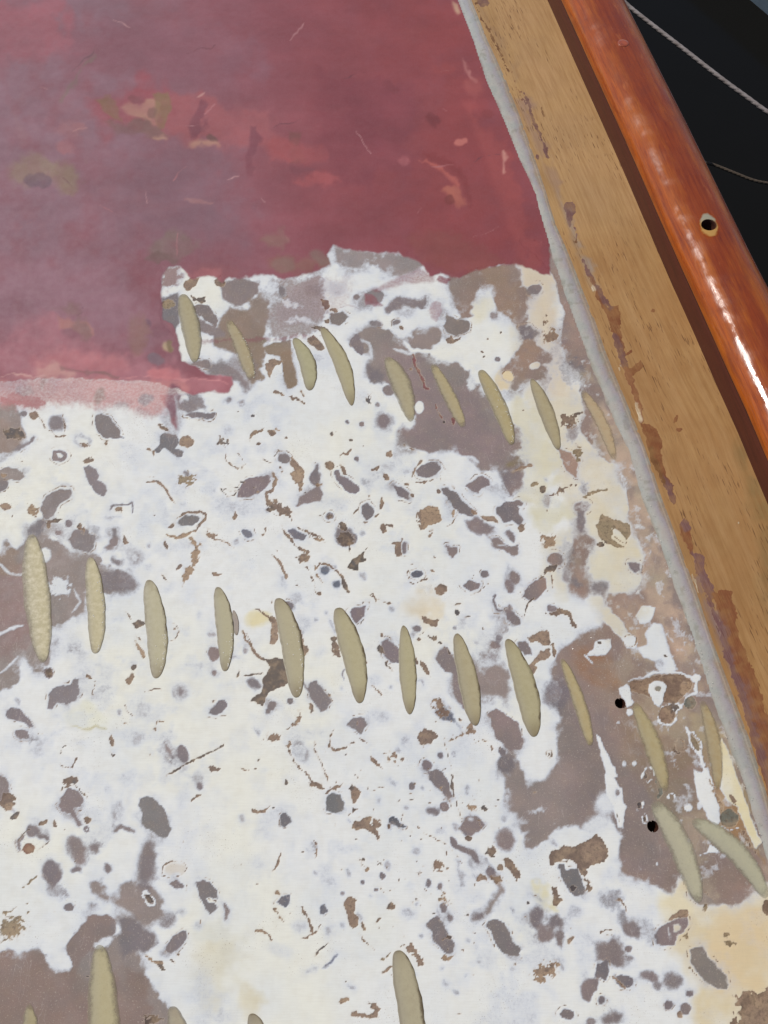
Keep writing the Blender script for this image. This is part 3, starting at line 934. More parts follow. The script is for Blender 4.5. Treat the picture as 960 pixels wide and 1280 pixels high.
q p 232,338 275,335 275,348 240,350 | 5 176,108,108
q s 30,118 20,140 25,170 4 | 14 146,108,112
q p 72,397 105,403 118,412 118,420 74,412 | 5 170,118,108
q p 85,420 98,395 60,385 100,380 110,420 | 8 138,104,100
q s 75,458 100,462 125,467 148,472 5 | 3 140,102,98
q s 0,471 40,470 70,469 1.4 | 1.5 212,165,155
q s 150,473 220,474 282,476 1.4 | 2 208,140,138
q e 30,488 11,7 10 | 3 136,104,108
q s 56,474 52,486 5 | 4 142,98,90
q e 184,405 5,5 0 | 2.5 118,88,98
q e 200,412 11,8 -20 | 4 134,90,98
q e 195,449 11,8 20 | 2.5 124,106,112
q e 170,420 10,25 0 | 8 144,106,98
q e 208,435 6,6 0 | 4 190,168,130
q s 210,428 212,440 5 | 3 128,108,80
q e 202,468 18,8 0 | 6 196,120,120
q e 215,505 8,20 0 | 6 118,74,86
q e 125,497 6,10 20 | 4 130,84,72
q e 150,510 9,6 0 | 4 122,100,108
q e 180,500 8,7 -30 | 4 124,100,108
b e 101,393 5,2 -30 | 1.2 m .6
b e 105,385 1.8,1.6 0 | 1 m
b e 14,382 1.4,1.4 0 | 1 m
'''
BDATA = '''
c p 560,-100 800,-100 860,300 720,300 | 60 182,144,100
c p 700,300 860,300 1100,700 1100,1400 850,800 | 80 168,126,80
c s 595,0 640,80 690,220 730,330 8 | 10 168,134,96
c s 640,110 660,150 690,220 720,290 8 | 10 164,132,108
c s 700,240 730,320 745,360 10 | 10 158,140,124
c s 870,720 905,800 935,870 965,950 14 | 10 140,116,112
c s 925,560 950,640 960,700 960,780 16 | 18 142,114,74
c e 905,330 20,60 -20 | 40 180,142,90
b e 603,2 9,6 20 | 3 p 2
b s 588,-10 600,22 616,48 630,78 1.4 | 1.4 b 1.6
b s 606,30 622,60 636,90 1.2 | 1.4 b 2
b s 640,92 650,115 656,130 1.2 | 1.6 v 2
b s 655,118 664,142 676,172 686,200 3.4 | 3 p 1.4
b p 706,254 716,252 720,258 717,272 713,286 708,272 | 2.5 p 1.5
b s 716,280 722,292 720,300 1.6 | 1.5 p 1
b e 720,302 2,1.6 0 | 1.2 b .5
b s 676,134 678,142 681,146 1.5 | 1.2 b 1
b e 672,196 2,3 0 | 1.4 p
b s 728,325 736,342 744,356 5 | 4 p 2
b p 737,348 744,350 751,366 760,384 774,381 777,398 776,412 781,440 788,438 789,442 776,446 770,424 758,396 747,372 | 2 v 1.2
b s 746,356 756,374 764,384 4 | 3 p 1
b s 768,420 776,445 782,460 792,488 8 | 2.5 p 1.2
b p 784,463 792,456 800,450 806,458 798,464 792,470 787,472 | 1.5 v .8
b s 782,462 792,486 800,512 803,532 6 | 1.8 v 1
b s 794,506 798,516 801,530 2.6 | 1.2 w .8
b s 740,358 742,364 1.6 | 1.2 w .8
b s 774,458 776,464 1.6 | 1.2 w .8
b p 800,528 808,530 821,536 826,556 827,578 834,594 843,610 846,624 842,632 836,618 826,602 818,584 808,556 | 1.8 v 1.2
b s 826,596 836,610 842,626 6 | 2 p 1.2
b s 812,560 820,582 830,604 1.6 | 1.4 b 1.4
b p 850,655 855,647 861,650 863,664 866,690 872,700 862,692 853,676 | 1.8 v 1.2
b e 857,656 4,6 -20 | 2 p 1
b p 865,690 873,691 880,700 880,712 890,730 898,746 890,752 880,738 871,716 | 1.8 p 1.4
b s 864,712 868,724 874,742 1.6 | 1.2 w .6
b p 893,744 904,738 915,740 918,760 921,786 932,815 945,842 953,870 962,900 985,1000 1060,1260 1040,1260 975,1040 950,960 934,905 918,850 905,800 897,768 | 2.4 v 1.6
b s 884,742 896,775 912,826 930,880 950,940 975,1020 6 | 4 p 2
b e 849,537 4,2.6 -20 | 1.8 v .8
b e 846,524 5,2 -60 | 2.4 v 1
b e 816,388 2,2 0 | 1.4 v 1
b e 923,654 1.2,2 0 | 1 w
b e 838,740 1,1 0 | 1 w
'''
# ------------------------------------------------------------ painted sheets
BC = {'o': (172, 142, 112), 'n': (126, 101, 84), 'd': (90, 76, 68), 'k': (78, 74, 76), 'x': (52, 46, 44), 't': (152, 124, 102),
      's': (150, 130, 98), 'r': (132, 78, 56), 'e': (140, 84, 84), 'm': (96, 44, 54), 'g': (122, 124, 112),
      'v': (140, 88, 58), 'p': (124, 92, 90), 'b': (118, 82, 50), 'w': (225, 205, 170)}
def parse(text):
    ops = []
    for line in text.strip().splitlines():
        line = line.strip()
        if not line or line[0] == '#': continue
        a, b = line.split('|'); a = a.split(); b = b.split()
        kind, sh = a[0], a[1]; v = a[2:]
        if sh in 'eh':
            n = [float(q) for q in ','.join(v).split(',')]
        elif sh == 's':
            n = ([tuple(map(float, q.split(','))) for q in v[:-1]], float(v[-1]))
        else:
            n = [tuple(map(float, q.split(','))) for q in v]
        ops.append((kind, sh, n, b))
    return ops
def bbox(sh, n, pad):
    if sh in 'eh':
        cx, cy, rx, ry = n[:4]; r = max(rx, ry) + pad; return cx - r, cy - r, cx + r, cy + r
    pts = n[0] if sh == 's' else n
    p = pad + (n[1] if sh == 's' else 0)
    xs = [q[0] for q in pts]; ys = [q[1] for q in pts]
    return min(xs) - p, min(ys) - p, max(xs) + p, max(ys) + p
def segd(px, py, a, b):
    dx, dy = b[0] - a[0], b[1] - a[1]; L = dx * dx + dy * dy + 1e-9
    t = np.clip(((px - a[0]) * dx + (py - a[1]) * dy) / L, 0, 1)
    return np.hypot(px - a[0] - t * dx, py - a[1] - t * dy), t
def sdf(sh, n, px, py):
    if sh in 'eh':
        cx, cy, rx, ry = n[:4]; an = R(n[4]) if len(n) > 4 else 0
        x = px - cx; y = py - cy; c, s = math.cos(an), math.sin(an)
        u = (x * c + y * s); v = (-x * s + y * c)
        q = np.sqrt((u / rx) ** 2 + (v / ry) ** 2); g = np.sqrt((u / rx ** 2) ** 2 + (v / ry ** 2) ** 2) + 1e-6
        d = np.clip(q * (q - 1) / g, -max(rx, ry), 1e4)
        if sh == 'h': d = np.abs(d) - n[5] / 2
        return d
    if sh == 's':
        pts, wd = n; d = np.full(px.shape, 1e9); m = len(pts) - 1
        for i in range(m):
            e, t = segd(px, py, pts[i], pts[i + 1])
            f = (i + t) / m; ww = wd / 2 * (0.45 + 1.1 * np.sqrt(np.clip(f * (1 - f) * 1.0, 0, 1)))
            d = np.minimum(d, e - ww)
        return d
    d = np.full(px.shape, 1e9); ins = np.zeros(px.shape, bool); m = len(n)
    for i in range(m):
        a, b = n[i], n[(i + 1) % m]
        e, _ = segd(px, py, a, b); d = np.minimum(d, e)
        if a[1] != b[1]:
            c = ((a[1] > py) != (b[1] > py)) & (px < (b[0] - a[0]) * (py - a[1]) / (b[1] - a[1]) + a[0])
            ins ^= c
    return np.where(ins, -d, d)

def paint(ops, X, Y, Z, base, white, red, W0, topleft=None):
    """evaluate the survey on a grid of sheet points; returns dict of fields"""
    PX, PY = survey(X, Y, Z)
    s1 = fbm(PX, PY, 22, 11, 3); s2 = fbm(PX, PY, 22, 21, 3)
    f1 = fbm(PX, PY, 6, 31, 2); f2 = fbm(PX, PY, 6, 41, 2)
    rg = fbm(PX, PY, 5.0, 51, 3, .8)
    sh = PX.shape
    D = dict(base=np.empty(sh + (3,)), white=np.empty(sh + (3,)), red=np.empty(sh + (3,)), brn=np.empty(sh + (3,)))
    D['base'][:] = base; D['white'][:] = white; D['red'][:] = red; D['brn'][:] = BC['n']
    W = np.full(sh, W0); RR = np.zeros(sh); B = np.zeros(sh)
    gid = np.zeros(sh, np.int32); bid = np.zeros(sh, np.int32)
    rnd = random.Random(4)
    for k, (kind, shp, n, p) in enumerate(ops):
        soft = float(p[0]); 
        x0, y0, x1, y1 = bbox(shp, n, soft + 9)
        big = (x1 - x0) > 350 or (y1 - y0) > 350
        if big: sl_ = (slice(None), slice(None))
        else:
            m = (PX > x0) & (PX < x1) & (PY > y0) & (PY < y1)
            ii = np.flatnonzero(m.any(1)); jj = np.flatnonzero(m.any(0))
            if len(ii) == 0: continue
            sl_ = (slice(ii[0], ii[-1] + 1), slice(jj[0], jj[-1] + 1))
        px, py = PX[sl_], PY[sl_]
        size = max(x1 - x0, y1 - y0) - 2 * soft - 18
        aw = min(1.0, size / 40) * 3.2; af = min(1.0, size / 14 + .25) * 1.5
        if kind == 'b' and shp in 's': aw *= .6; af *= 1.1
        if kind == 'w' and size < 40: af *= .8
        if kind in 'cyq' and size > 30: aw *= (2.5 if soft < 40 else 1.3)
        qx = px + aw * s1[sl_] + af * f1[sl_]; qy = py + aw * s2[sl_] + af * f2[sl_]
        d = sdf(shp, n, qx, qy)
        rag = 0; lvl = None; col = None
        q = p[1:]
        if kind in 'cyq': col = q[0]
        elif kind == 'b': col = q[0]; rag = float(q[1]) if len(q) > 1 else .5
        else:
            if q: lvl = float(q[0])
            for e in q[1:]:
                if ',' in e: col = e
                else: rag = float(e)
        if kind == 'g' and rag == 0: rag = .5
        if kind == 'g' and 3 <= soft < 8: soft *= 1.5; d = d + 2.2 * f1[sl_]
        if kind in 'cyq': d = d + min(soft, 22) * 1.0 * s1[sl_] + min(soft, 8) * .35 * f1[sl_]
        if kind == 'b' or rag: d = d + rag * rg[sl_] * 1.9
        if kind == 'g' and shp != 's' and size < 90: d = d - .6
        c = ss(.5 - d / max(soft, 1.0) / 1.25)
        if kind == 'g' and size > 70:
            fe = ss(1 + d / 16) * ss(fbm(px + .5 * py, py - .3 * px, 16, 500 + k, 4, .62) * 2.2 + .12)
            c = c * (1 - .62 * fe)
        if kind == 'g':
            lv = lvl if lvl is not None else 0.0
            if size > 5:
                hw = 9 + min(size, 120) * .10
                hal = np.clip(1 - np.maximum(d, 0) / hw / (1 + .9 * s2[sl_]), 0, 1) ** 1.6
                amt = .42 * (1 - lv) * np.clip(.7 + 1.8 * s1[sl_], .05, 1.25)
                if soft < 2: amt = amt * .75
                W[sl_] = W[sl_] * (1 - hal * amt)
            if soft < 2.2 and 9 < size < 75 and lv < .2 and rnd.random() < .92:
                off = rnd.uniform(1.6, 4.2); ring = np.exp(-((d - off - 1.2 * s2[sl_]) / .75) ** 2)
                gate = ss((fbm(px + k * 13, py - k * 7, 9, 300, 2) + .05) * 4); rb = ring * gate * .9; nb = rb > B[sl_]
                B[sl_] = np.where(nb, rb, B[sl_])
            W[sl_] = W[sl_] * (1 - c) + np.minimum(W[sl_], lv) * c
            if soft < 4 and size < 260:
                B[sl_] *= 1 - c * (d < 0)
            if lv < .35 and size < 260: gid[sl_] = np.where(c > .5, k + 1, gid[sl_])
            if col is None and size < 60:
                t = rnd.random(); col = '%d,%d,%d' % (122 + 18 * t, 113 + 11 * t, 114 + 5 * t)
            if col: cc = np.array([float(v) for v in col.split(',')]); cb = ss(.5 - (d - 2) / (soft + 2))[..., None]; D['base'][sl_] = D['base'][sl_] * (1 - cb) + cc * cb
        elif kind == 'w':
            lv = lvl if lvl is not None else 1.0
            W[sl_] = W[sl_] * (1 - c) + np.maximum(W[sl_], lv) * c
            B[sl_] *= 1 - c
        elif kind == 'b':
            cc = np.array(BC[col], float) + rnd.uniform(-8, 8)
            cb = ss(.5 - (d - 2.5) / 3)[..., None]
            D['brn'][sl_] = D['brn'][sl_] * (1 - cb) + cc * cb
            B[sl_] = np.maximum(B[sl_], c); bid[sl_] = np.where(c > .5, k + 1, bid[sl_])
        elif kind == 'r':
            lv = lvl if lvl is not None else 1.0
            RR[sl_] = np.maximum(RR[sl_], c * lv)
        else:
            key = {'c': 'base', 'y': 'white', 'q': 'red'}[kind]
            cc = np.array([float(v) for v in col.split(',')]); c = c[..., None] * np.clip(.86 + .5 * s2[sl_], .45, 1)[..., None] * (.85 if kind == 'q' and size < 90 else 1)
            D[key][sl_] = D[key][sl_] * (1 - c) + cc * c
    D.update(W=W, R=RR, B=B, gid=gid, bid=bid, PX=PX, PY=PY, s1=s1, s2=s2, f1=f1, f2=f2)
    return D

def grid_parts(prefix, X, Y, Z, lab, names, mat, cols, parent=None, keep=None, uv=None):
    """one sheet, its faces dealt out to the objects they belong to; names: label -> (object name, is_root)"""
    ny, nx = X.shape
    zz = np.broadcast_to(Z, X.shape)
    P = np.stack([X, Y, zz], -1).reshape(-1, 3)
    gx = np.gradient(zz, axis=1) / np.gradient(X, axis=1); gy = np.gradient(zz, axis=0) / np.gradient(Y, axis=0)
    N = np.stack([-gx, -gy, np.ones_like(gx)], -1); N /= np.linalg.norm(N, axis=-1, keepdims=True); N = N.reshape(-1, 3)
    idx = np.arange(ny * nx).reshape(ny, nx)
    q = np.stack([idx[:-1, :-1], idx[:-1, 1:], idx[1:, 1:], idx[1:, :-1]], -1).reshape(-1, 4)
    L = lab.reshape(-1)
    if keep is not None: kk = keep.reshape(-1); q = q[kk]; L = L[kk]
    o = np.argsort(L, kind='stable'); q = q[o]; L = L[o]
    vals, st = np.unique(L, return_index=True); st = list(st) + [len(L)]
    flat = {k: np.ascontiguousarray(v.reshape(-1, v.shape[-1]), dtype=np.float32) for k, v in cols.items()}
    order = sorted(range(len(vals)), key=lambda i: 0 if names[vals[i]][1] else 1)
    root = parent
    for i in order:
        nm, isroot = names[vals[i]]
        f = q[st[i]:st[i + 1]]
        u, inv = np.unique(f.reshape(-1), return_inverse=True)
        me = bpy.data.meshes.new(nm)
        me.vertices.add(len(u)); me.vertices.foreach_set('co', P[u].reshape(-1).astype(np.float32))
        me.loops.add(len(inv)); me.loops.foreach_set('vertex_index', inv.reshape(-1).astype(np.int32))
        me.polygons.add(len(f)); me.polygons.foreach_set('loop_start', (np.arange(len(f)) * 4).astype(np.int32))
        me.update(calc_edges=True)
        me.polygons.foreach_set('use_smooth', np.ones(len(f), bool))
        for k, v in flat.items():
            a = me.attributes.new(k, 'FLOAT_COLOR' if v.shape[1] == 4 else 'FLOAT_VECTOR', 'POINT')
            a.data.foreach_set('color' if v.shape[1] == 4 else 'vector', v[u].reshape(-1))
        if len(u) < 400000: me.normals_split_custom_set_from_vertices(N[u].tolist())
        me.materials.append(mat)
        ob = bpy.data.objects.new(nm, me); C.objects.link(ob)
        if isroot and parent is None: root = ob
        else: ob.parent = root
    return root

# ------------------------------------------------------------ node helpers
class NT:
    def __init__(s, name):
        s.m = bpy.data.materials.new(name); s.m.use_nodes = True; s.t = s.m.node_tree
        s.b = s.t.nodes['Principled BSDF']
    def n(s, typ, ins=None, **kw):
        x = s.t.nodes.new('ShaderNode' + typ)
        for k, v in kw.items(): setattr(x, k, v)
        for k, v in (ins or {}).items():
            i = x.inputs[k]
            if isinstance(v, bpy.types.NodeSocket): s.t.links.new(v, i)
            else: i.default_value = v
        return x
    def math(s, op, a, b=0.0, c=None, clamp=False):
        x = s.n('Math', {0: a, 1: b} if c is None else {0: a, 1: b, 2: c}, operation=op); x.use_clamp = clamp; return x.outputs[0]
    def mix(s, f, a, b, mode='MIX'):
        x = s.n('Mix', {0: f, 6: a, 7: b}, data_type='RGBA', blend_type=mode); return x.outputs[2]
    def noise(s, vec, scale, detail=2, rough=.5, dist=0):
        x = s.n('TexNoise', {'Vector': vec, 'Scale': scale, 'Detail': detail, 'Roughness': rough, 'Distortion': dist}); return x.outputs[0]
    def maprange(s, v, a, b, c=0.0, d=1.0, smooth=True):
        x = s.n('MapRange', {0: v, 1: a, 2: b, 3: c, 4: d}); x.interpolation_type = 'SMOOTHSTEP' if smooth else 'LINEAR'; return x.outputs[0]
    def attr(s, name):
        return s.n('Attribute', attribute_name=name)
    def scale(s, vec, v):
        return s.n('VectorMath', {0: vec, 1: v}, operation='MULTIPLY').outputs[0]
    def set(s, k, v):
        i = s.b.inputs[k]
        if isinstance(v, bpy.types.NodeSocket): s.t.links.new(v, i)
        else: i.default_value = v
def rgb(*c): return tuple(float(v) for v in lin(c)) + (1,)

def deck_material(name='sanded_deck'):
    M = NT(name); g = M.n('NewGeometry').outputs['Position']
    a = M.attr('base'); wh = M.attr('white'); rd = M.attr('red'); br = M.attr('brn')
    n1 = M.noise(g, 420, 3, .65); n2 = M.noise(g, 1500, 2, .6); n3 = M.noise(g, 60, 4, .6); n4 = M.noise(g, 130, 3, .6)
    # base primer: sandy speckle
    base = M.mix(1.0, a.outputs['Color'], M.n('CombineColor', {0: M.maprange(n2, .25, .75, .9, 1.1), 1: M.maprange(n2, .25, .75, .9, 1.1), 2: M.maprange(n2, .25, .75, .9, 1.1)}).outputs[0], 'MULTIPLY')
    base = M.mix(M.maprange(n4, .42, .72, 0, .22), base, rgb(160, 140, 122))
    base = M.mix(M.maprange(n3, .45, .7, 0, .16), base, rgb(114, 106, 108))
    sp = M.maprange(M.noise(g, 900, 1, .5), .64, .70)
    base = M.mix(M.math('MULTIPLY', sp, .4), base, rgb(190, 176, 160))
    hair = M.maprange(M.math('ABSOLUTE', M.math('SUBTRACT', M.noise(M.scale(g, (160, 40, 60)), 1.0, 2, .5, .3), .5)), 0, .012, .38, 0)
    hair = M.math('MULTIPLY', hair, M.maprange(M.noise(g, 34, 2, .5), .5, .62))
    base = M.mix(hair, base, rgb(186, 172, 164))
    # thin filler
    W = wh.outputs['Alpha']
    w4 = M.math('MULTIPLY', M.math('MULTIPLY', W, M.math('SUBTRACT', 1.0, W)), 4.0)
    nn = M.math('ADD', M.math('MULTIPLY', M.math('SUBTRACT', n1, .5), .55), M.math('MULTIPLY', M.math('SUBTRACT', n2, .5), .3))
    Wn = M.math('ADD', W, M.math('MULTIPLY', w4, nn), clamp=True)
    Wc = M.maprange(Wn, .06, .74)
    wcol = wh.outputs['Color']
    # bluish where the filler is thin, warm freckles where it is thick
    wcol = M.mix(M.maprange(n4, .4, .75, 0, .10), wcol, rgb(196, 178, 146))
    wcol = M.mix(M.maprange(Wn, .55, 1.0, .78, 0, False), wcol, M.mix(.4, rgb(192, 199, 214), wh.outputs['Color']))
    body = M.mix(Wc, base, wcol)
    pit = M.maprange(M.noise(g, 1150, 2, .6), .65, .70)
    zone = M.maprange(M.noise(g, 22, 3, .6), .50, .66)
    pit = M.math('MULTIPLY', M.math('MULTIPLY', pit, zone), M.math('MULTIPLY', Wc, .8))
    body = M.mix(pit, body, rgb(136, 112, 88))
    # straight sanding scuffs
    sc = M.noise(M.scale(g, (90, 1500, 90)), 1.0, 2, .6)
    body = M.mix(M.maprange(sc, .35, .7, 0, .07), body, rgb(150, 140, 132))
    # bare brown
    Bn = M.math('ADD', br.outputs['Alpha'], M.math('MULTIPLY', M.math('SUBTRACT', n1, .5), .7))
    Bn = M.math('ADD', Bn, M.math('MULTIPLY', M.math('SUBTRACT', n2, .5), .5))
    Bc = M.math('MULTIPLY', M.maprange(Bn, .46, .82, 0, .94), M.maprange(br.outputs['Alpha'], .1, .4))
    bcol = M.mix(M.maprange(n2, .3, .7, 0, .35), br.outputs['Color'], rgb(78, 60, 48))
    bcol = M.mix(M.maprange(n4, .42, .68, 0, .5), bcol, rgb(180, 152, 120))
    bcol = M.mix(M.maprange(n1, .48, .7, 0, .6), bcol, rgb(84, 66, 54))
    body = M.mix(Bc, body, bcol)
    halo = M.math('MULTIPLY', M.maprange(br.outputs['Alpha'], .05, .6, 0, .35), M.math('SUBTRACT', 1.0, Bc))
    body = M.mix(halo, body, rgb(204, 182, 158))
    # red paint
    Rn = rd.outputs['Alpha']
    r4 = M.math('MULTIPLY', M.math('MULTIPLY', Rn, M.math('SUBTRACT', 1.0, Rn)), 4.0)
    Rn = M.math('ADD', Rn, M.math('MULTIPLY', r4, M.math('MULTIPLY', M.math('SUBTRACT', n1, .5), .5)), clamp=True)
    Rc = M.maprange(Rn, .05, .95)
    br1 = M.noise(M.scale(g, (22, 34, 20)), 1.0, 5, .6, .3)
    rcol = M.mix(M.maprange(br1, .35, .75, 0, .16), rd.outputs['Color'], rgb(100, 52, 56))
    rcol = M.mix(M.maprange(M.noise(M.scale(g, (12, 18, 9)), 1.0, 5, .6, .4), .5, .8, 0, .16), rcol, rgb(168, 100, 98))
    rcol = M.mix(M.maprange(n2, .3, .7, 0, .06), rcol, rgb(180, 150, 150))
    body = M.mix(Rc, body, rcol)
    M.set('Base Color', body)
    rough = M.math('ADD', M.maprange(n4, .3, .7, .54, .68), M.math('MULTIPLY', Wc, .06))
    M.set('Roughness', rough); M.set('Specular IOR Level', .28)
    hgt = M.math('ADD', M.math('MULTIPLY', Wc, .55), M.math('MULTIPLY', Rc, .5))
    hgt = M.math('SUBTRACT', hgt, M.math('MULTIPLY', Bc, .6))
    hgt = M.math('ADD', hgt, M.math('ADD', M.math('MULTIPLY', n2, .12), M.math('MULTIPLY', n3, .8)))
    hgt = M.math('ADD', hgt, M.math('MULTIPLY', M.noise(M.scale(g, (300, 60, 60)), 1.0, 3, .6), .3))
    bp = M.n('Bump', {'Strength': .75, 'Distance': .0003, 'Height': hgt}); M.set('Normal', bp.outputs[0])
    return M.m

def grain_material(name, light, dark, rough, gs, coat=0.0, flecks=.5):
    M = NT(name); uv = M.attr('guv').outputs['Vector']; g = M.n('NewGeometry').outputs['Position']
    a = M.attr('base'); br = M.attr('brn')
    wv = M.scale(uv, (gs * 1.0, gs * 16, 1)); wob = M.noise(M.scale(uv, (6, 20, 1)), 1, 3, .5)
    wv2 = M.n('VectorMath', {0: wv, 1: M.n('CombineXYZ', {1: M.math('MULTIPLY', wob, 3.0)}).outputs[0]}, operation='ADD').outputs[0]
    ga = M.noise(wv2, 1.0, 4, .65); gb = M.noise(M.scale(uv, (gs * 4, gs * 70, 1)), 1.0, 2, .6); gc = M.noise(M.scale(uv, (gs * .35, gs * 5, 1)), 1, 3, .6)
    c = M.mix(M.maprange(ga, .35, .72, 0, .42), a.outputs['Color'], rgb(*dark))
    c = M.mix(M.maprange(gc, .4, .75, 0, .35), c, rgb(*light))
    fl = M.math('MULTIPLY', M.maprange(M.noise(M.scale(uv, (gs * 3.4, gs * 40, 1)), 1.0, 1, .5), .62, .69), M.maprange(M.noise(M.scale(uv, (12, 30, 1)), 1, 2, .5), .45, .6))
    c = M.mix(M.math('MULTIPLY', fl, flecks), c, rgb(92, 60, 36))
    c = M.mix(M.maprange(gb, .3, .75, 0, .16), c, rgb(*dark))
    n1 = M.noise(g, 500, 3, .6)
    Bn = M.math('ADD', br.outputs['Alpha'], M.math('MULTIPLY', M.math('SUBTRACT', n1, .5), .6))
    Bc = M.maprange(Bn, .35, .6)
    bc = M.mix(M.maprange(gb, .3, .7, 0, .5), br.outputs['Color'], rgb(100, 58, 38))
    c = M.mix(M.math('MULTIPLY', Bc, M.maprange(M.noise(g, 90, 3, .6), .35, .65, .55, .92)), c, bc)
    M.set('Base Color', c)
    M.set('Roughness', M.math('SUBTRACT', rough, M.math('MULTIPLY', Bc, .2))); M.set('Specular IOR Level', .3)
    if coat: M.set('Coat Weight', coat); M.set('Coat Roughness', .05)
    hg = M.math('ADD', M.math('MULTIPLY', gb, .5), M.math('ADD', M.math('MULTIPLY', ga, .5), M.math('MULTIPLY', Bc, .6)))
    bp = M.n('Bump', {'Strength': .5, 'Distance': .0002, 'Height': hg}); M.set('Normal', bp.outputs[0])
    return M.m

def simple(name, col, rough=.6, spec=.4, n=None, amt=.3, dark=None, bump=0.0, bs=600, coat=0):
    M = NT(name); g = M.n('NewGeometry').outputs['Position']
    c = rgb(*col)
    if n:
        f = M.maprange(M.noise(g, n, 4, .65), .3, .7, 0, amt); c = M.mix(f, c, rgb(*(dark or [v * .6 for v in col])))
    M.set('Base Color', c); M.set('Roughness', rough); M.set('Specular IOR Level', spec)
    if coat: M.set('Coat Weight', coat); M.set('Coat Roughness', .08)
    if bump:
        bp = M.n('Bump', {'Strength': .6, 'Distance': bump, 'Height': M.noise(g, bs, 3, .6)}); M.set('Normal', bp.outputs[0])
    return M.m
def mesh_obj(name, verts, faces, mat, parent=None, smooth=True, attrs=None, keep_world=True):
    me = bpy.data.meshes.new(name); me.from_pydata([tuple(map(float, v)) for v in verts], [], faces); me.update()
    if smooth: me.polygons.foreach_set('use_smooth', [True] * len(me.polygons))
    me.materials.append(mat)
    for k, v in (attrs or {}).items():
        v = np.asarray(v, np.float32)
        if v.ndim == 1: a = me.attributes.new(k, 'FLOAT', 'POINT'); a.data.foreach_set('value', v)
        elif v.shape[1] == 4: a = me.attributes.new(k, 'FLOAT_COLOR', 'POINT'); a.data.foreach_set('color', v.reshape(-1))
        else: a = me.attributes.new(k, 'FLOAT_VECTOR', 'POINT'); a.data.foreach_set('vector', v.reshape(-1))
    o = bpy.data.objects.new(name, me); C.objects.link(o); o.parent = parent
    if parent is not None and keep_world: o.location = -parent.location
    return o
def tag(o, label=None, cat=None, group=None, kind=None):
    for k, v in (('label', label), ('category', cat), ('group', group), ('kind', kind)):
        if v: o[k] = v
    return o
def empty(name, loc, label, cat, group=None):
    o = bpy.data.objects.new(name, None); C.objects.link(o); o.location = loc; o.empty_display_size = .02
    return tag(o, label, cat, group)

# ------------------------------------------------------------ seam lines of the deck edge
class Edge:
    def __init__(s, pts, z):
        X, Y = at([p[0] for p in pts], [p[1] for p in pts], z)
        o = np.argsort(Y); s.Y = Y[o]; s.X = X[o]
        s.p = np.polyfit(s.Y, s.X, 2); s.r = s.X - np.polyval(s.p, s.Y); s.r[0] *= .5; s.r[-1] *= .5
    def __call__(s, Y): return np.polyval(s.p, Y) + np.interp(Y, s.Y, s.r)
BZ = 0.0018
e_fl = Edge([(568, 0), (587, 50), (603, 100), (625, 150), (645, 200), (664, 240), (674, 280), (686, 320), (699, 360), (713, 400), (728, 440), (744, 480), (764, 530), (781, 560), (797, 620), (820, 680), (840, 740), (862, 800), (880, 860), (902, 920), (924, 980), (943, 1040), (958, 1100)], 0)
e_fr = Edge([(588, 0), (608, 50), (631, 100), (650, 150), (668, 200), (682, 240), (693, 280), (711, 320), (726, 360), (742, 400), (756, 440), (772, 480), (793, 530), (805, 560), (825, 620), (847, 680), (869, 740), (889, 800), (911, 860), (934, 920), (953, 980), (970, 1040), (985, 1100)], BZ)
e_br = Edge([(685, 0), (707, 50), (729, 100), (752, 150), (777, 205), (816, 300), (842, 360), (870, 420), (896, 480), (925, 540), (946, 595), (967, 650)], BZ)
Y0, Y1 = -0.45, 1.5

# ------------------------------------------------------------ DECK
ops = parse(DATA)
rs = random.Random(21)                          # fine nicks and freckles sanded through the filler
def nick_spot():
    while True:
        x = rs.uniform(5, 850); y = rs.uniform(505, 1275)
        if rs.random() < .5: x = rs.gauss(540, 70); y = rs.gauss(1090, 90)
        elif rs.random() < .4: x = rs.gauss(390, 60); y = rs.gauss(760, 130)
        if x < 700 + (y - 500) * .2 and y > 505 + .0 * x: return x, y
for _ in range(300):
    x, y = nick_spot(); a = rs.uniform(-.6, 2.2); L = rs.uniform(1.5, 7)
    q = rs.random()
    if q < .40: ops.append(('b', 's', ([(x, y), (x + L * math.cos(a), y + L * math.sin(a))], rs.uniform(.7, 1.3)), ['1', rs.choice('nndtk'), '.9']))
    elif q < .75: ops.append(('b', 'e', [x, y, rs.uniform(.6, 1.5), rs.uniform(.6, 1.4)], ['1', rs.choice('nndtk'), '.8']))
    elif q < .965: ops.append(('g', 'e', [x, y, rs.uniform(1.5, 5), rs.uniform(1, 2.4), rs.uniform(30, 90)], ['3', '.4']))
    elif rs.random() < .6: ops.append(('b', 'e', [x, y, rs.uniform(4, 9), rs.uniform(2.5, 6), rs.uniform(0, 90)], ['4', rs.choice('otn'), '5.5']))
for _ in range(26):                             # fine scratches in the red paint
    x = rs.uniform(20, 600); y = rs.uniform(10, 310); a = rs.gauss(0, .35) if rs.random() < .5 else rs.uniform(0, 3.1); L = rs.uniform(8, 38); b = rs.uniform(-1, 1)
    ops.append(('q', 's', ([(x, y), (x + L / 2 * math.cos(a) - b * math.sin(a), y + L / 2 * math.sin(a) + b * math.cos(a)), (x + L * math.cos(a), y + L * math.sin(a))], rs.uniform(.5, 1.1)), ['1.3', rs.choice(('196,150,146', '104,62,68', '178,118,118', '188,138,130'))]))
ys = np.concatenate([np.arange(Y0, -.06, .02), np.cumsum(np.concatenate([[-.06], np.linspace(.00085, .0015, 860)])), ])
ys = np.concatenate([ys, np.arange(ys[-1] + .02, Y1, .03)])
xs = np.concatenate([np.arange(-1.0, -.42, .02), np.arange(-.42, .275, .00095), np.arange(.28, .36, .02)])
X, Y = np.meshgrid(xs, ys)
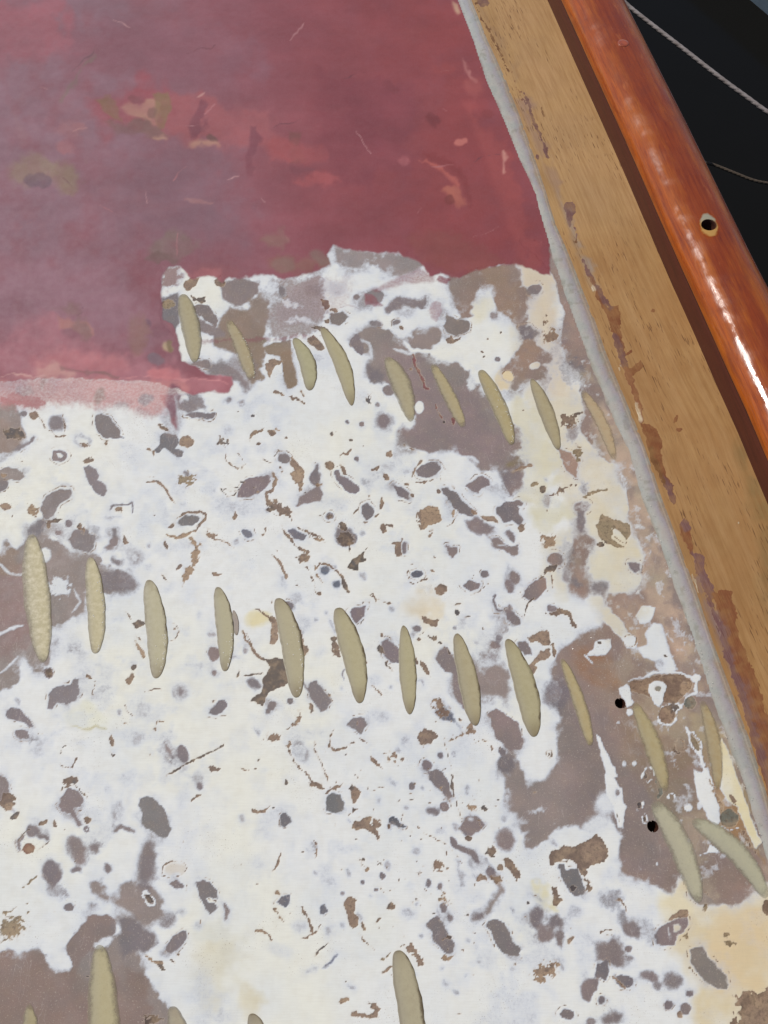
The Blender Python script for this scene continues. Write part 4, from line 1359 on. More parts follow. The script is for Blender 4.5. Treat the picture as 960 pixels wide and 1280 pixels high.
D = paint(ops, X, Y, 0.0, (146, 132, 124), (234, 232, 224), (142, 80, 86), 1.0)
PX, PY = D['PX'], D['PY']
inpic = (PX > -200) & (PX < 1200) & (PY > -200) & (PY < 1500)
W, RR, B = D['W'], D['R'], D['B']
# cloudy thickness of the filler: soft bluish thin areas, warmer thick ones
cl = fbm(X, Y, .045, 71, 4, .6); cl2 = fbm(X, Y, .09, 81, 4, .6)
cool = ss((cl + .1) * 1.6); warm = ss((cl2 + .05) * 1.8) * (1 - .6 * cool)
wc = D['white']
k = (cool * .34)[..., None]; wc[:] = wc * (1 - k) + np.array([214, 218, 222]) * wc / 229 * k
k = (warm * .45)[..., None]; wc[:] = wc * (1 - k) + np.array([234, 230, 212]) * wc / 229 * k
W -= .10 * ss((fbm(X, Y, .016, 91, 4, .6) - .15) * 2.2) * (W > .5)
yel = ss((D['white'][..., 0] - D['white'][..., 2] - 18) / 26)
W -= .32 * (1 - yel) * ss((fbm(X, Y, .05, 181, 4, .55) + .10) * 2.2) * ss(fbm(X, Y, .012, 185, 3, .5) * 1.8 + .3) * (W > .6)
patch = ss((fbm(X, Y, .011, 191, 4, .62) - .12) * 2.6) * ss((fbm(X, Y, .07, 195, 3) + .12) * 2.2)
W -= .24 * (1 - .6 * yel) * patch * (W > .55)
mz = ss((.085 - (e_fl(Y) - X)) / .05) * ss((PY - 380) / 60) * (X < e_fl(Y) + .01)
m1 = ss((fbm(X, Y, .022, 301, 5, .6) + .05) * 2.2) * mz; m2 = ss((fbm(X, Y, .014, 311, 5, .65) - .02) * 3) * mz
D['base'] = D['base'] * (1 - .5 * m1[..., None]) + np.array([188, 172, 144]) * .5 * m1[..., None]
D['base'] = D['base'] * (1 - .45 * m2[..., None]) + np.array([140, 122, 116]) * .45 * m2[..., None]
m3 = ss((fbm(X, Y, .008, 321, 5, .65) - .12) * 3.4) * mz * (W < .3); W += .42 * m3
inner = (W < .12) * (fbm(X, Y, .0045, 197, 4, .65)); W += .14 * np.clip(inner, 0, 1) * inpic
W[:] = np.clip(W, 0, 1)
tb = fbm(X, Y, .02, 95, 4, .6)[..., None]; D['base'] *= 1 + .06 * tb; D['base'][..., 0:1] *= 1 + .03 * tb
tr = fbm(X * .9, Y * 1.1, .04, 97, 5, .6)[..., None]; D['red'] *= 1 + .09 * tr
# two small screw holes bored through the deck
Zg = W * .00012 + RR * .00016 - B * .0001 + .00015 * fbm(X, Y, .05, 99, 3) * inpic
HOLES = [(775, 879, 6.6), (816, 1033, 7.2)]
keep = np.ones((len(ys) - 1, len(xs) - 1), bool)
holes = []
for hx, hy, hr in HOLES:
    cx, cy = at(hx, hy); ex, ey = at(hx + hr, hy); r = float(ex - cx); holes.append((float(cx), float(cy), r))
    dd = np.hypot(X - cx, Y - cy); near = np.abs(dd - r) < .0008
    f = np.where(near, r / np.maximum(dd, 1e-6), 1); X = cx + (X - cx) * f; Y = cy + (Y - cy) * f
    mx = (X[:-1, :-1] + X[1:, 1:]) / 2; my = (Y[:-1, :-1] + Y[1:, 1:]) / 2
    keep &= np.hypot(mx - cx, my - cy) > r * .985
fm = (X[:-1, :-1] + X[1:, 1:]) / 2; fy = (Y[:-1, :-1] + Y[1:, 1:]) / 2
keep &= fm < e_fl(fy) + .0035
Wf = W[:-1, :-1]; Rf = RR[:-1, :-1]; Bf = B[:-1, :-1]
lab = np.zeros(Wf.shape, np.int32)              # 0 = the deck itself (bare primer)
lab[Wf > .5] = 1; 
gi = D['gid'][:-1, :-1]; bi = D['bid'][:-1, :-1]
def top_ids(ids, mask, cap, mn=10):
    v, c = np.unique(ids[mask & keep & (ids > 0)], return_counts=True)
    o = np.argsort(-c); v = v[o][:cap]; c = c[o][:cap]; return set(v[c >= mn].tolist())
gm = (Wf < .5) & (gi > 0); bm_ = (Bf > .5) & (bi > 0)
gs_ = top_ids(gi, gm, 285); bs_ = top_ids(bi, bm_, 285)
lut = np.zeros(len(ops) + 2, bool); lut[list(gs_)] = True
m = gm & lut[gi]; lab[m] = 1000 + gi[m]
lut = np.zeros(len(ops) + 2, bool); lut[list(bs_)] = True
m = bm_ & lut[bi]; lab[m] = 3000 + bi[m]
lab[(Rf > .5)] = 2
names = {0: ('deck', True), 1: ('white_filler_coat', False), 2: ('red_paint_coat', False)}
for g in gs_: names[1000 + g] = ('primer_patch', False)
for g in bs_: names[3000 + g] = ('bare_patch', False)
def pack(c, a): return np.concatenate([lin(np.clip(c, 0, 255)), a[..., None]], -1)
cols = dict(base=pack(D['base'], B * 0), white=pack(D['white'], W), red=pack(D['red'], RR), brn=pack(D['brn'], B))
mdeck = deck_material()
deck = grid_parts('deck', X, Y, Zg, lab, names, mdeck, cols, keep=keep)
tag(deck, kind='structure')

mhole = simple('screw_hole_inside', (84, 52, 38), .8, .2, 900, .5, bump=.0002)
mrim = simple('screw_hole_rim', (128, 108, 98), .6, .3, 900, .4)
for cx, cy, r in holes:
    n = 28; v = []; f = []
    prof = [(1.0, .00006), (.97, -.0006), (.95, -.006), (.93, -.012), (.0, -.013)]
    for s, z in prof:
        for i in range(n): v.append((cx + r * s * math.cos(2 * math.pi * i / n), cy + r * s * math.sin(2 * math.pi * i / n), z))
    for j in range(len(prof) - 1):
        for i in range(n): f.append((j * n + i, (j + 1) * n + i, (j + 1) * n + (i + 1) % n, j * n + (i + 1) % n)[::-1])
    mesh_obj('screw_hole', v, f, mhole, deck)

# ------------------------------------------------------------ resin filled slots
def slot_material():
    M = NT('slot_resin'); g = M.n('NewGeometry').outputs['Position']
    e = M.attr('rim').outputs['Fac']; tp = M.attr('tone')
    n1 = M.noise(g, 260, 4, .65); n2 = M.noise(g, 1400, 2, .6)
    c = M.mix(M.maprange(n1, .3, .72, 0, .5), tp.outputs['Color'], M.mix(.5, tp.outputs['Color'], rgb(196, 186, 150)))
    c = M.mix(M.maprange(n2, .58, .72, 0, .25), c, rgb(112, 104, 70))
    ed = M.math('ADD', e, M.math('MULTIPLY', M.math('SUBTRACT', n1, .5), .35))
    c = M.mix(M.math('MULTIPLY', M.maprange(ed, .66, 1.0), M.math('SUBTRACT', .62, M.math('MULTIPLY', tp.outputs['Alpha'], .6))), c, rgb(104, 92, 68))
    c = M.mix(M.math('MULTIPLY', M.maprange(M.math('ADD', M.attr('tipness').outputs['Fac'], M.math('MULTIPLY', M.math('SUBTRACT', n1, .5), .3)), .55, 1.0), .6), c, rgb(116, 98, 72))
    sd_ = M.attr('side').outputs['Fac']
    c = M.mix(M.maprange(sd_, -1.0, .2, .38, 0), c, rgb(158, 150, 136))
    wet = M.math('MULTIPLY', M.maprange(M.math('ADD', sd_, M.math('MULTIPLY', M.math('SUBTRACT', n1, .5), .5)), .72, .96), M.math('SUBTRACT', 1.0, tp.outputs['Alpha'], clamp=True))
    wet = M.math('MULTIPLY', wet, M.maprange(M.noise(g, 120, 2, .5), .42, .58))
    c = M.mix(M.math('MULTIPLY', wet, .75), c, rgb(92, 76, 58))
    M.set('Base Color', c); M.set('Roughness', M.math('SUBTRACT', M.maprange(n1, .3, .7, .4, .58), M.math('MULTIPLY', wet, .3))); M.set('Specular IOR Level', .35)
    ea = M.math('ADD', e, M.math('MULTIPLY', M.math('SUBTRACT', M.noise(g, 330, 4, .7), .5), .7))
    M.set('Alpha', M.math('SUBTRACT', 1.0, M.math('MULTIPLY', M.maprange(ea, .5, 1.05), tp.outputs['Alpha'])))
    hg = M.math('ADD', M.math('MULTIPLY', n1, .5), M.math('MULTIPLY', n2, .25))
    bp = M.n('Bump', {'Strength': .4, 'Distance': .00008, 'Height': hg}); M.set('Normal', bp.outputs[0])
    return M.m
mslot = slot_material()
OL = (164, 156, 112)
SLOTS = [  # x0,y0 (upper tip), x1,y1 (lower tip), width, bow, softness, tone, under, glossy pits
 (228, 368, 243, 453, 23, 2, .5, (150, 140, 98), (142, 122, 100)),
 (285, 400, 316, 475, 19, 3, .9, (152, 138, 96), (142, 124, 108)),
 (368, 423, 388, 488, 19, 5, .1, (156, 152, 108), (150, 130, 104)),
 (402, 410, 440, 507, 18, 6, .0, (160, 152, 108), (140, 120, 104)),
 (483, 447, 514, 527, 23, 4, .7, (158, 148, 108), (134, 116, 114)),
 (540, 455, 580, 534, 17, 2, .9, (162, 148, 102), (134, 116, 114)),
 (600, 463, 640, 556, 19, 3, .45, (162, 148, 98), (134, 116, 112)),
 (664, 474, 698, 562, 17, 2, .35, (158, 146, 104), (146, 128, 112)),
 (727, 488, 768, 575, 16, 4, .95, (170, 148, 106), (168, 142, 116)),
 (40, 668, 54, 828, 32, 2, .6, (164, 154, 108), (132, 114, 112)),
 (113, 697, 119, 817, 23, 3, .35, (166, 156, 108), (132, 114, 112)),
 (186, 725, 195, 848, 26, 4, .0, (160, 154, 114), (120, 108, 100)),
 (272, 734, 281, 839, 21, 4, .0, (158, 152, 112), (120, 108, 100)),
 (292, 763, 296, 794, 7.5, 1, .2, (136, 124, 108), (120, 108, 100)),
 (347, 748, 371, 872, 26, 5, .0, (160, 152, 112), (110, 96, 86)),
 (422, 760, 450, 879, 26, 4, .0, (162, 154, 110), (120, 108, 100)),
 (504, 782, 512, 893, 20, 1, .0, (162, 154, 110), (120, 108, 100)),
 (571, 792, 595, 907, 24, 3, .1, (160, 150, 108), (124, 110, 106)),
 (634, 799, 668, 921, 26, 4, .0, (162, 154, 110), (120, 108, 100)),
 (702, 824, 738, 932, 16, 3, .7, (166, 150, 100), (138, 116, 106)),
 (792, 878, 832, 990, 22, 3, .9, (162, 148, 100), (144, 124, 102)),
 (878, 876, 898, 988, 18, 5, .9, (160, 142, 96), (156, 134, 100)),
 (817, 1003, 874, 1128, 29, 6, .8, (170, 166, 132), (136, 120, 112)),
 (866, 1025, 958, 1122, 27, 11, .8, (166, 164, 130), (136, 118, 108)),
 (124, 1181, 130, 1345, 37, 1, .7, (164, 154, 108), (131, 109, 103)),
 (37, 1254, 40, 1350, 22, 1, .95, (148, 136, 92), (131, 109, 103)),
 (215, 1258, 232, 1360, 26, 2, .5, (150, 140, 110), (131, 109, 103)),
 (314, 1267, 338, 1370, 27, 2, .0, (146, 138, 108), (110, 98, 90)),
 (497, 1188, 522, 1345, 32, 3, .05, (160, 152, 116), (110, 96, 86)),
]
for k, (xa, ya, xb, yb, wd, bow, soft, tone, under) in enumerate(SLOTS):
    tone = tuple(t + q for t, q in zip(tone, (15, 11, 17)))
    rn = random.Random(k * 7 + 3)
    ns = 44; out = []
    dx, dy = xb - xa, yb - ya; L = math.hypot(dx, dy); tx, ty = dx / L, dy / L; nx_, ny_ = ty, -tx   # n points right in the picture
    ph = [rn.uniform(0, 6.28) for _ in range(6)]
    asym = rn.uniform(-.12, .12); pw = rn.uniform(.38, .46)
    def width(t, sd):
        tt = t ** (1 + asym); wd_ = 1.07; base = wd_ * math.sin(math.pi * min(max(tt, 0), 1)) ** pw
        return wd / 2 * base * (.9 + .2 * (sd ^ (k % 4 == 1))) * (1 + .07 * math.sin(4.5 * t + ph[sd]) + .03 * math.sin(23 * t + ph[2 + sd]) + .018 * math.sin(57 * t + ph[4 + sd]))
    rows = []
    for i in range(ns + 1):
        t = i / ns; t = .5 - .5 * math.cos(math.pi * t)
        b = bow * math.sin(math.pi * t)
        cx, cy = xa + dx * t + nx_ * b, ya + dy * t + ny_ * b
        rows.append((cx, cy, width(t, 0), width(t, 1), t))
    us = [-1, -.965, -.86, -.6, -.25, 0, .25, .6, .86, .965, 1]
    v = []; rim = []; f = []; tipn = []; side = []; tdir = rn.choice((1, 1, .6))
    for cx, cy, wl, wr, t in rows:
        for u in us:
            q = (wr if u > 0 else wl) * u
            a, b = at(cx + nx_ * q, cy + ny_ * q)
            e = max(abs(u), abs(2 * t - 1) ** (6 - 4 * soft))
            z = .00036
            if abs(u) > .98: z = .00022
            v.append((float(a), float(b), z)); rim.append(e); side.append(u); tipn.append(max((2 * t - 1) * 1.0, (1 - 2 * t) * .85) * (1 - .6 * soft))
    m = len(us)
    for i in range(ns):
        for j in range(m - 1):
            f.append((i * m + j, (i + 1) * m + j, (i + 1) * m + j + 1, i * m + j + 1))
    tc = list(lin(tone)) + [soft]; uc = list(lin(under)) + [1]
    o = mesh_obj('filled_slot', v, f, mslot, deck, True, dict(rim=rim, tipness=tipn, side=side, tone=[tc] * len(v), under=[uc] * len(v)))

# grains standing on the deck, and pale beads standing in for glints
mgr = simple('glint_and_grain', (222, 214, 196), .15, .8)  # pale tone shared by the made glints and the paint grains
mdk = simple('dark_crumb', (70, 60, 52), .5, .4)
def bead(name, x, y, r, mat, z=0, parent=deck, sx=1.0):
    a, b = at(x, y, z); bm = bmesh.new(); bmesh.ops.create_icosphere(bm, subdivisions=1, radius=r)
    for q in bm.verts: q.co.x *= sx; q.co.z *= .6; q.co += Vector((float(a), float(b), z))
    me = bpy.data.meshes.new(name); bm.to_mesh(me); bm.free(); me.materials.append(mat)
    o = bpy.data.objects.new(name, me); C.objects.link(o); o.parent = parent; return o
def beads(name, spots, mat, parent, z=0.0):
    bm = bmesh.new()
    for x, y, r in spots:
        a, b = at(x, y, z); mt = bmesh.ops.create_icosphere(bm, subdivisions=1, radius=r)
        for q in mt['verts']: q.co.z *= .5; q.co += Vector((float(a), float(b), z))
    me = bpy.data.meshes.new(name); bm.to_mesh(me); bm.free(); me.materials.append(mat)
    o = bpy.data.objects.new(name, me); C.objects.link(o); o.parent = parent; o['kind'] = 'stuff'; return o
rn = random.Random(9)
sp = []
for k in (11, 12, 14, 1, 10, 6):                       # pale beads made as wet glints along the rims of some slots
    xa, ya, xb, yb, wd, bow = SLOTS[k][:6]
    for _ in range(26):
        t = rn.uniform(.55 if k in (11, 12) else .2, .98); q = wd / 2 * math.sin(math.pi * t) ** .55
        q = q * (rn.uniform(.75, 1.0) if rn.random() < .7 else rn.uniform(-.3, .9))
        sp.append((xa + (xb - xa) * t + q + bow * math.sin(math.pi * t), ya + (yb - ya) * t, rn.uniform(.00022, .00055)))
beads('glint_beads', sp, mgr, deck, .0004)
sp = []
for _ in range(520):
    x = rn.uniform(480, 860); y = rn.uniform(380, 1260)
    i = int(np.argmin(abs(ys - float(at(x, y)[1])))); j = int(np.argmin(abs(xs - float(at(x, y)[0]))))
    if W[i, j] < .2 and xs[j] < e_fl(ys[i]): sp.append((x, y, rn.uniform(.0001, .00022)))
beads('paint_grains', sp, mgr, deck, .0001)

# ------------------------------------------------------------ resin fillet between deck and covering board
def strip_grid(ea, eb, us, vs, zf):
    U, V = np.meshgrid(us, vs); A = ea(vs)[:, None]; Bq = eb(vs)[:, None]
    return A + (Bq - A) * U, V, zf(U), U
vs = np.concatenate([np.arange(Y0, -.06, .02), np.arange(-.06, .98, .0012), np.arange(1.0, Y1, .03)])
us = np.linspace(-.06, 1.05, 34)
Xf, Yf, Zf, U = strip_grid(e_fl, e_fr, us, vs, lambda u: .0020 * ss(u * .95 + .05) + .0002 * np.sin(np.pi * np.clip(u, 0, 1)) - .0004 - .004 * (u < -.03) + .0003 * (u > .9))
wobx = fbm(Xf * 0 + U * .004, Yf, .03, 5, 3); Xf = Xf + .0009 * wobx * (1 - .6 * U); Zf = Zf + .0003 * fbm(Xf, Yf, .008, 6, 3)
PXf, PYf = survey(Xf, Yf, Zf)
cf = np.empty(Xf.shape + (3,)); n5 = fbm(Xf, Yf, .02, 61, 4); n6 = fbm(Xf, Yf, .006, 62, 3)
cf[:] = (170, 165, 155)
t = ss((U - .38 + .18 * n5) * 2.4)[..., None]; cf = cf * (1 - t) + np.array([156, 145, 147]) * t
t = ss((U - .70 + .2 * n5) * 4)[..., None] * .9; cf = cf * (1 - t) + np.array([150, 128, 104]) * t
t = ss((.32 - U + .25 * n5) * 3.6)[..., None] * .85  # left edge, like the right above: brown shadow painted into the blend
low = ss((PYf - 330) / 40)[..., None]; cf = cf * (1 - t) + (np.array([128, 92, 88]) * (1 - low) + np.array([152, 138, 118]) * low) * t
n7 = fbm(Xf, Yf, .012, 63, 4, .65); t = (ss((n7 - .05) * 3) * .4)[..., None]; cf = cf * (1 - t) + np.array([150, 154, 146]) * t
t = (ss((-n7 - .1) * 3) * .35)[..., None]; cf = cf * (1 - t) + np.array([170, 152, 140]) * t
t = ss((.2 - np.abs(U - .3) * 1.2 + .15 * n6) * 3)[..., None] * .4; cf = cf * (1 - t) + np.array([172, 174, 164]) * t
t = ss((120 - PYf + 40 * n5) / 120)[..., None] * .35; cf = cf * (1 - t) + np.array([178, 184, 186]) * t
t = (ss((n6 - .3) * 4) * .35)[..., None]; cf = cf * (1 - t) + np.array([126, 120, 104]) * t
fm_ = NT('fillet_resin'); gg = fm_.n('NewGeometry').outputs['Position']; at_ = fm_.attr('base')
q2 = fm_.noise(gg, 700, 3, .65); c_ = fm_.mix(fm_.maprange(q2, .45, .75, 0, .2), at_.outputs['Color'], rgb(188, 188, 172))
c_ = fm_.mix(fm_.maprange(fm_.noise(gg, 1100, 1), .68, .73, 0, .5), c_, rgb(110, 100, 90))
fm_.set('Base Color', c_); fm_.set('Roughness', fm_.maprange(q2, .3, .7, .5, .68)); fm_.set('Specular IOR Level', .3)
bp = fm_.n('Bump', {'Strength': .4, 'Distance': .00018, 'Height': q2}); fm_.set('Normal', bp.outputs[0])
fil = grid_parts('f', Xf, Yf, Zf, np.zeros((len(vs) - 1, len(us) - 1), np.int32), {0: ('resin_fillet', True)}, fm_.m, dict(base=pack(cf, cf[..., 0] * 0)))
tag(fil, 'pale green grey resin seam running between the sanded deck and the bare wooden board', 'seam')
sp = []
for _ in range(90):
    y = rn.uniform(60, 1090); u = rn.uniform(.05, .4); Yw = float(at(700, y, 0)[1])
    xa_ = float(e_fl(Yw)); xb_ = float(e_fr(Yw)); px, py = survey(xa_ + (xb_ - xa_) * u, Yw, .003); sp.append((float(px), float(py), rn.uniform(.00015, .00035)))
beads('glint_beads', sp, mgr, fil, .0016)  # sparkle of the fillet, made as pale beads

# ------------------------------------------------------------ covering board
bops = parse(BDATA)
us = np.concatenate([[-.015], np.linspace(0, 1, 120)])
vs = np.concatenate([np.arange(Y0, -.06, .02), np.arange(-.06, .98, .0009), np.arange(1.0, Y1, .03)])
Xb, Yb, Zb, U = strip_grid(e_fr, e_br, us, vs, lambda u: BZ - .003 * (u < 0) + 0 * u)
Zb = Zb + .0002 * fbm(U * .05, Yb, .06, 77, 3)
Db = paint(bops, Xb, Yb, BZ, (184, 146, 96), (0, 0, 0), (0, 0, 0), 0.0)
tb = fbm(U * .02, Yb * .25, .01, 17, 4)[..., None]; Db['base'] *= 1 + .06 * tb
lab = np.zeros((len(vs) - 1, len(us) - 1), np.int32); bi = Db['bid'][:-1, :-1]; m = (Db['B'][:-1, :-1] > .5); lab[m] = bi[m]
nm = {0: ('covering_board', True)}
for q in np.unique(lab):
    if q: nm[q] = ('old_varnish_patch', False)
Vg = np.zeros(Xb.shape + (3,)); 
Vg[..., 0] = Yb + .0; Vg[..., 1] = (Xb - e_br(Yb)) * 1.0 + .10 * Yb * .25
mboard = grain_material('bare_board', (190, 152, 106), (138, 96, 54), .62, 22, flecks=.75)
board = grid_parts('b', Xb, Yb, Zb, lab, nm, mboard, dict(base=pack(Db['base'], Db['B'] * 0), brn=pack(Db['brn'], Db['B']), guv=Vg))
tag(board, 'bare honey coloured wooden board with old brown varnish scraps along its inner edge', 'board')

# ------------------------------------------------------------ varnished toe rail
rail = empty('toe_rail', (float(e_br(.3)), .3, 0), 'glossy orange varnished wooden rail along the boat edge with plugged screw holes', 'rail')
vs = np.concatenate([np.arange(Y0, 0, .02), np.arange(0, 1.1, .004), np.arange(1.12, Y1, .03)])
ex = e_br(vs); dxy = np.gradient(np.polyval(e_br.p, vs), vs)
ex = np.polyval(e_br.p, vs) + .35 * np.interp(vs, e_br.Y, e_br.r)
tn = np.stack([dxy, np.ones_like(vs)], -1); tn /= np.linalg.norm(tn, axis=1, keepdims=True); nn_ = np.stack([tn[:, 1], -tn[:, 0]], -1)  # outward
def loft(name, prof, mat, colf, parent, z_extra=0):
    n = len(prof); v = []; uvs = []; cl_ = []
    al = np.concatenate([[0], np.cumsum(np.hypot(np.diff(vs), np.diff(ex)))])
    pl = [0]
    for i in range(1, n): pl.append(pl[-1] + math.hypot(prof[i][0] - prof[i - 1][0], prof[i][1] - prof[i - 1][1]))
    for i in range(len(vs)):
        for j, (s, z) in enumerate(prof):
            v.append((ex[i] + nn_[i, 0] * s, vs[i] + nn_[i, 1] * s, z)); uvs.append((al[i], pl[j], 0)); cl_.append(colf(al[i], s, z))
    f = [(i * n + j, i * n + j + 1, (i + 1) * n + j + 1, (i + 1) * n + j) for i in range(len(vs) - 1) for j in range(n - 1)]
    cl_ = np.array(cl_, float)
    base = np.concatenate([lin(cl_), np.zeros((len(cl_), 1))], 1)
    return mesh_obj(name, v, f, mat, parent, True, dict(guv=uvs, base=base, brn=np.concatenate([base[:, :3], base[:, 3:]], 1)))
RAILW, RTOP = .0575, .047
def cap_profile(n=30):
    # soft shouldered moulding: from the lip over the crown to the outer face
    ctrl = [(.0008, .0265), (-.0012, .0275), (-.0017, .0300), (-.0006, .0350), (.0026, .0404), (.0076, .0444), (.0140, .0466), (.0220, .0474), (.0310, .0462), (.0385, .0426), (.0438, .0365), (.0460, .0280), (.0462, .0150), (.0462, .0)]
    P = [Vector((a * RAILW / .046, b, 0)) for a, b in ctrl]; out = []
    for i in range(len(P) - 1):
        p0 = P[max(i - 1, 0)]; p1 = P[i]; p2 = P[i + 1]; p3 = P[min(i + 2, len(P) - 1)]
        for k in range(3):
            t = k / 3; q = .5 * ((2 * p1) + (p2 - p0) * t + (2 * p0 - 5 * p1 + 4 * p2 - p3) * t * t + (3 * p1 - p0 - 3 * p2 + p3) * t ** 3)
            out.append((q.x, q.y))
    out.append((P[-1].x, P[-1].y)); return out
def varnish():
    M = NT('varnished_rail'); uv = M.attr('guv').outputs['Vector']; g = M.n('NewGeometry').outputs['Position']
    a = M.attr('base')
    wob = M.noise(M.scale(uv, (5, 30, 1)), 1, 3, .5)
    v2 = M.n('VectorMath', {0: M.scale(uv, (16, 260, 1)), 1: M.n('CombineXYZ', {1: M.math('MULTIPLY', wob, 4.0)}).outputs[0]}, operation='ADD').outputs[0]
    ga = M.noise(v2, 1, 4, .65); gc = M.noise(M.scale(uv, (9, 60, 1)), 1, 4, .65); gb = M.noise(M.scale(uv, (60, 1300, 1)), 1, 2, .6)
    c = M.mix(M.maprange(ga, .35, .7, 0, .55), a.outputs['Color'], rgb(112, 46, 12))
    c = M.mix(M.maprange(gc, .45, .72, 0, .5), c, rgb(194, 112, 34))
    c = M.mix(M.maprange(M.noise(g, 28, 4, .6), .5, .72, 0, .4), c, rgb(122, 64, 44))
    c = M.mix(M.maprange(gb, .35, .75, 0, .3), c, rgb(90, 40, 20))
    c = M.mix(M.maprange(M.noise(M.scale(uv, (30, 190, 1)), 1, 4, .7), .55, .75, 0, .5), c, rgb(104, 40, 18))
    c = M.mix(M.maprange(M.noise(M.scale(uv, (24, 90, 1)), 1, 3, .7), .62, .72, 0, .45), c, rgb(178, 104, 60))
    # bare wood round the open screw hole
    hx = M.n('VectorMath', {0: g, 1: tuple(HOLE3)}, operation='SUBTRACT').outputs[0]
    hd = M.n('VectorMath', {0: M.n('VectorMath', {0: hx, 1: (1.12, .62, .6)}, operation='MULTIPLY').outputs[0]}, operation='LENGTH').outputs['Value']
    hd = M.math('ADD', hd, M.math('MULTIPLY', M.math('SUBTRACT', M.noise(g, 160, 3), .5), .004))
    hy = M.n('SeparateXYZ', {0: hx}).outputs[1]
    c = M.mix(M.maprange(hd, .0066, .0088, .9, 0), c, M.mix(M.maprange(hy, 0, .008), rgb(190, 148, 88), rgb(160, 158, 138)))
    M.set('Base Color', c); M.set('Roughness', .6); M.set('Specular IOR Level', .05)
    M.set('Coat Weight', M.maprange(hd, .008, .010, .2, .85)); 
    rgh = M.maprange(M.noise(g, 34, 3, .6), .36, .64, .04, .30); M.set('Coat Roughness', rgh)
    hgt = M.math('ADD', M.math('ADD', M.math('MULTIPLY', M.noise(M.scale(uv, (40, 120, 1)), 1, 3, .5), 1.0), M.math('MULTIPLY', M.noise(M.scale(uv, (170, 420, 1)), 1, 2, .5), .3)), M.math('MULTIPLY', gb, .12))
    bp = M.n('Bump', {'Strength': .7, 'Distance': .0004, 'Height': hgt}); M.set('Normal', bp.outputs[0])
    M.t.links.new(bp.outputs[0], M.b.inputs['Coat Normal'])
    return M.m
def rail_point(px, py):
    """where the sight line of a measured point meets the rail's crown surface"""
    prof = [p for p in cap_profile()]
    best = None
    for k, (s, z) in enumerate(prof[6:36]):
        X_, Y_ = at(px, py, z); e = float(np.polyval(e_br.p, Y_)); d = float(np.polyval(np.polyder(e_br.p), Y_))
        dist = (float(X_) - e) / math.hypot(1, d)
        if best is None or abs(dist - s) < best[0]:
            p0 = prof[6 + k - 1]; p1 = prof[6 + k + 1]; t = Vector((p1[0] - p0[0], p1[1] - p0[1])); 
            nx = Vector((1, -d, 0)).normalized()
            nor = (nx * (-t.y) + Vector((0, 0, 1)) * t.x).normalized()
            best = (abs(dist - s), Vector((float(X_), float(Y_), z)), nor)
    return best[1], best[2]
HOLE3, HN = rail_point(886, 281)
mv = varnish()
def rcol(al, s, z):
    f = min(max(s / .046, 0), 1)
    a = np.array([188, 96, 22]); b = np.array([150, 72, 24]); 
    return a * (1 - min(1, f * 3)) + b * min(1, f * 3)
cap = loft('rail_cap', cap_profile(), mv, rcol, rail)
mri = grain_material('rail_side', (104, 58, 42), (58, 30, 24), .5, 30, coat=.15, flecks=.3)
loft('rail_side', [(-.0006, -.002), (-.0006, .006), (.0002, .014), (.0010, .0255), (.0030, .0275)], mri, lambda a, s, z: (96, 52, 38), rail)
# open screw hole in the crown: bore it
def bore(target, p, nrm, r, depth):
    bm = bmesh.new(); bmesh.ops.create_cone(bm, cap_ends=True, segments=24, radius1=r, radius2=r, depth=depth * 2)
    q = nrm.to_track_quat('Z', 'Y').to_matrix().to_4x4(); bm.transform(q)
    for v in bm.verts: v.co += p
    me = bpy.data.meshes.new('cutter'); bm.to_mesh(me); bm.free(); me.materials.append(mhole)
    c = bpy.data.objects.new('cutter', me); C.objects.link(c)
    md = target.modifiers.new('b', 'BOOLEAN'); md.object = c; md.operation = 'DIFFERENCE'; md.solver = 'FAST'
    dg = bpy.context.evaluated_depsgraph_get(); ev = target.evaluated_get(dg); nm_ = bpy.data.meshes.new_from_object(ev)
    target.modifiers.clear(); target.data = nm_; bpy.data.objects.remove(c)
def solid_plug(name, p, nrm, prof, mat, parent, n=24, sx=1.0):
    q = nrm.to_track_quat('Z', 'Y'); v = []; f = []
    for r, z in prof:
        for i in range(n):
            a = 2 * math.pi * i / n; v.append(p + q @ Vector((r * math.cos(a), r * math.sin(a) * sx, z)))
    for j in range(len(prof) - 1):
        for i in range(n): f.append((j * n + i, j * n + (i + 1) % n, (j + 1) * n + (i + 1) % n, (j + 1) * n + i))
    f.append(tuple((len(prof) - 1) * n + i for i in range(n)))
    return mesh_obj(name, v, f, mat, parent, True)
def punch(target, p, r):
    """open a round hole in the lofted skin: drop the faces inside the circle, pull the rim onto it"""
    bm = bmesh.new(); bm.from_mesh(target.data)
    fs = [f for f in bm.faces if (f.calc_center_median() - p).length < .012]
    bmesh.ops.subdivide_edges(bm, edges=list({e for f in fs for e in f.edges}), cuts=5, use_grid_fill=True)
    bm.faces.ensure_lookup_table()
    fs = [f for f in bm.faces if (f.calc_center_median() - p).length < r]
    bmesh.ops.delete(bm, geom=fs, context='FACES')
    for v in bm.verts:
        if v.is_boundary and (v.co - p).length < r * 1.6:
            d = v.co - p; v.co = p + d * (r / max(d.length, 1e-6))
    bm.to_mesh(target.data); bm.free()
    target.data.polygons.foreach_set('use_smooth', [True] * len(target.data.polygons))
punch(cap, HOLE3, .0062)
mbare = simple('bare_countersink', (176, 150, 108), .7, .2, 400, .4)
solid_plug('screw_hole', HOLE3, HN, [(.0066, -.0001), (.0061, -.0008), (.0058, -.003), (.0054, -.010), (.0002, -.0105)], mhole, rail)
mplug = simple('varnished_plug', (176, 84, 34), .35, .4, 300, .5, coat=.9)
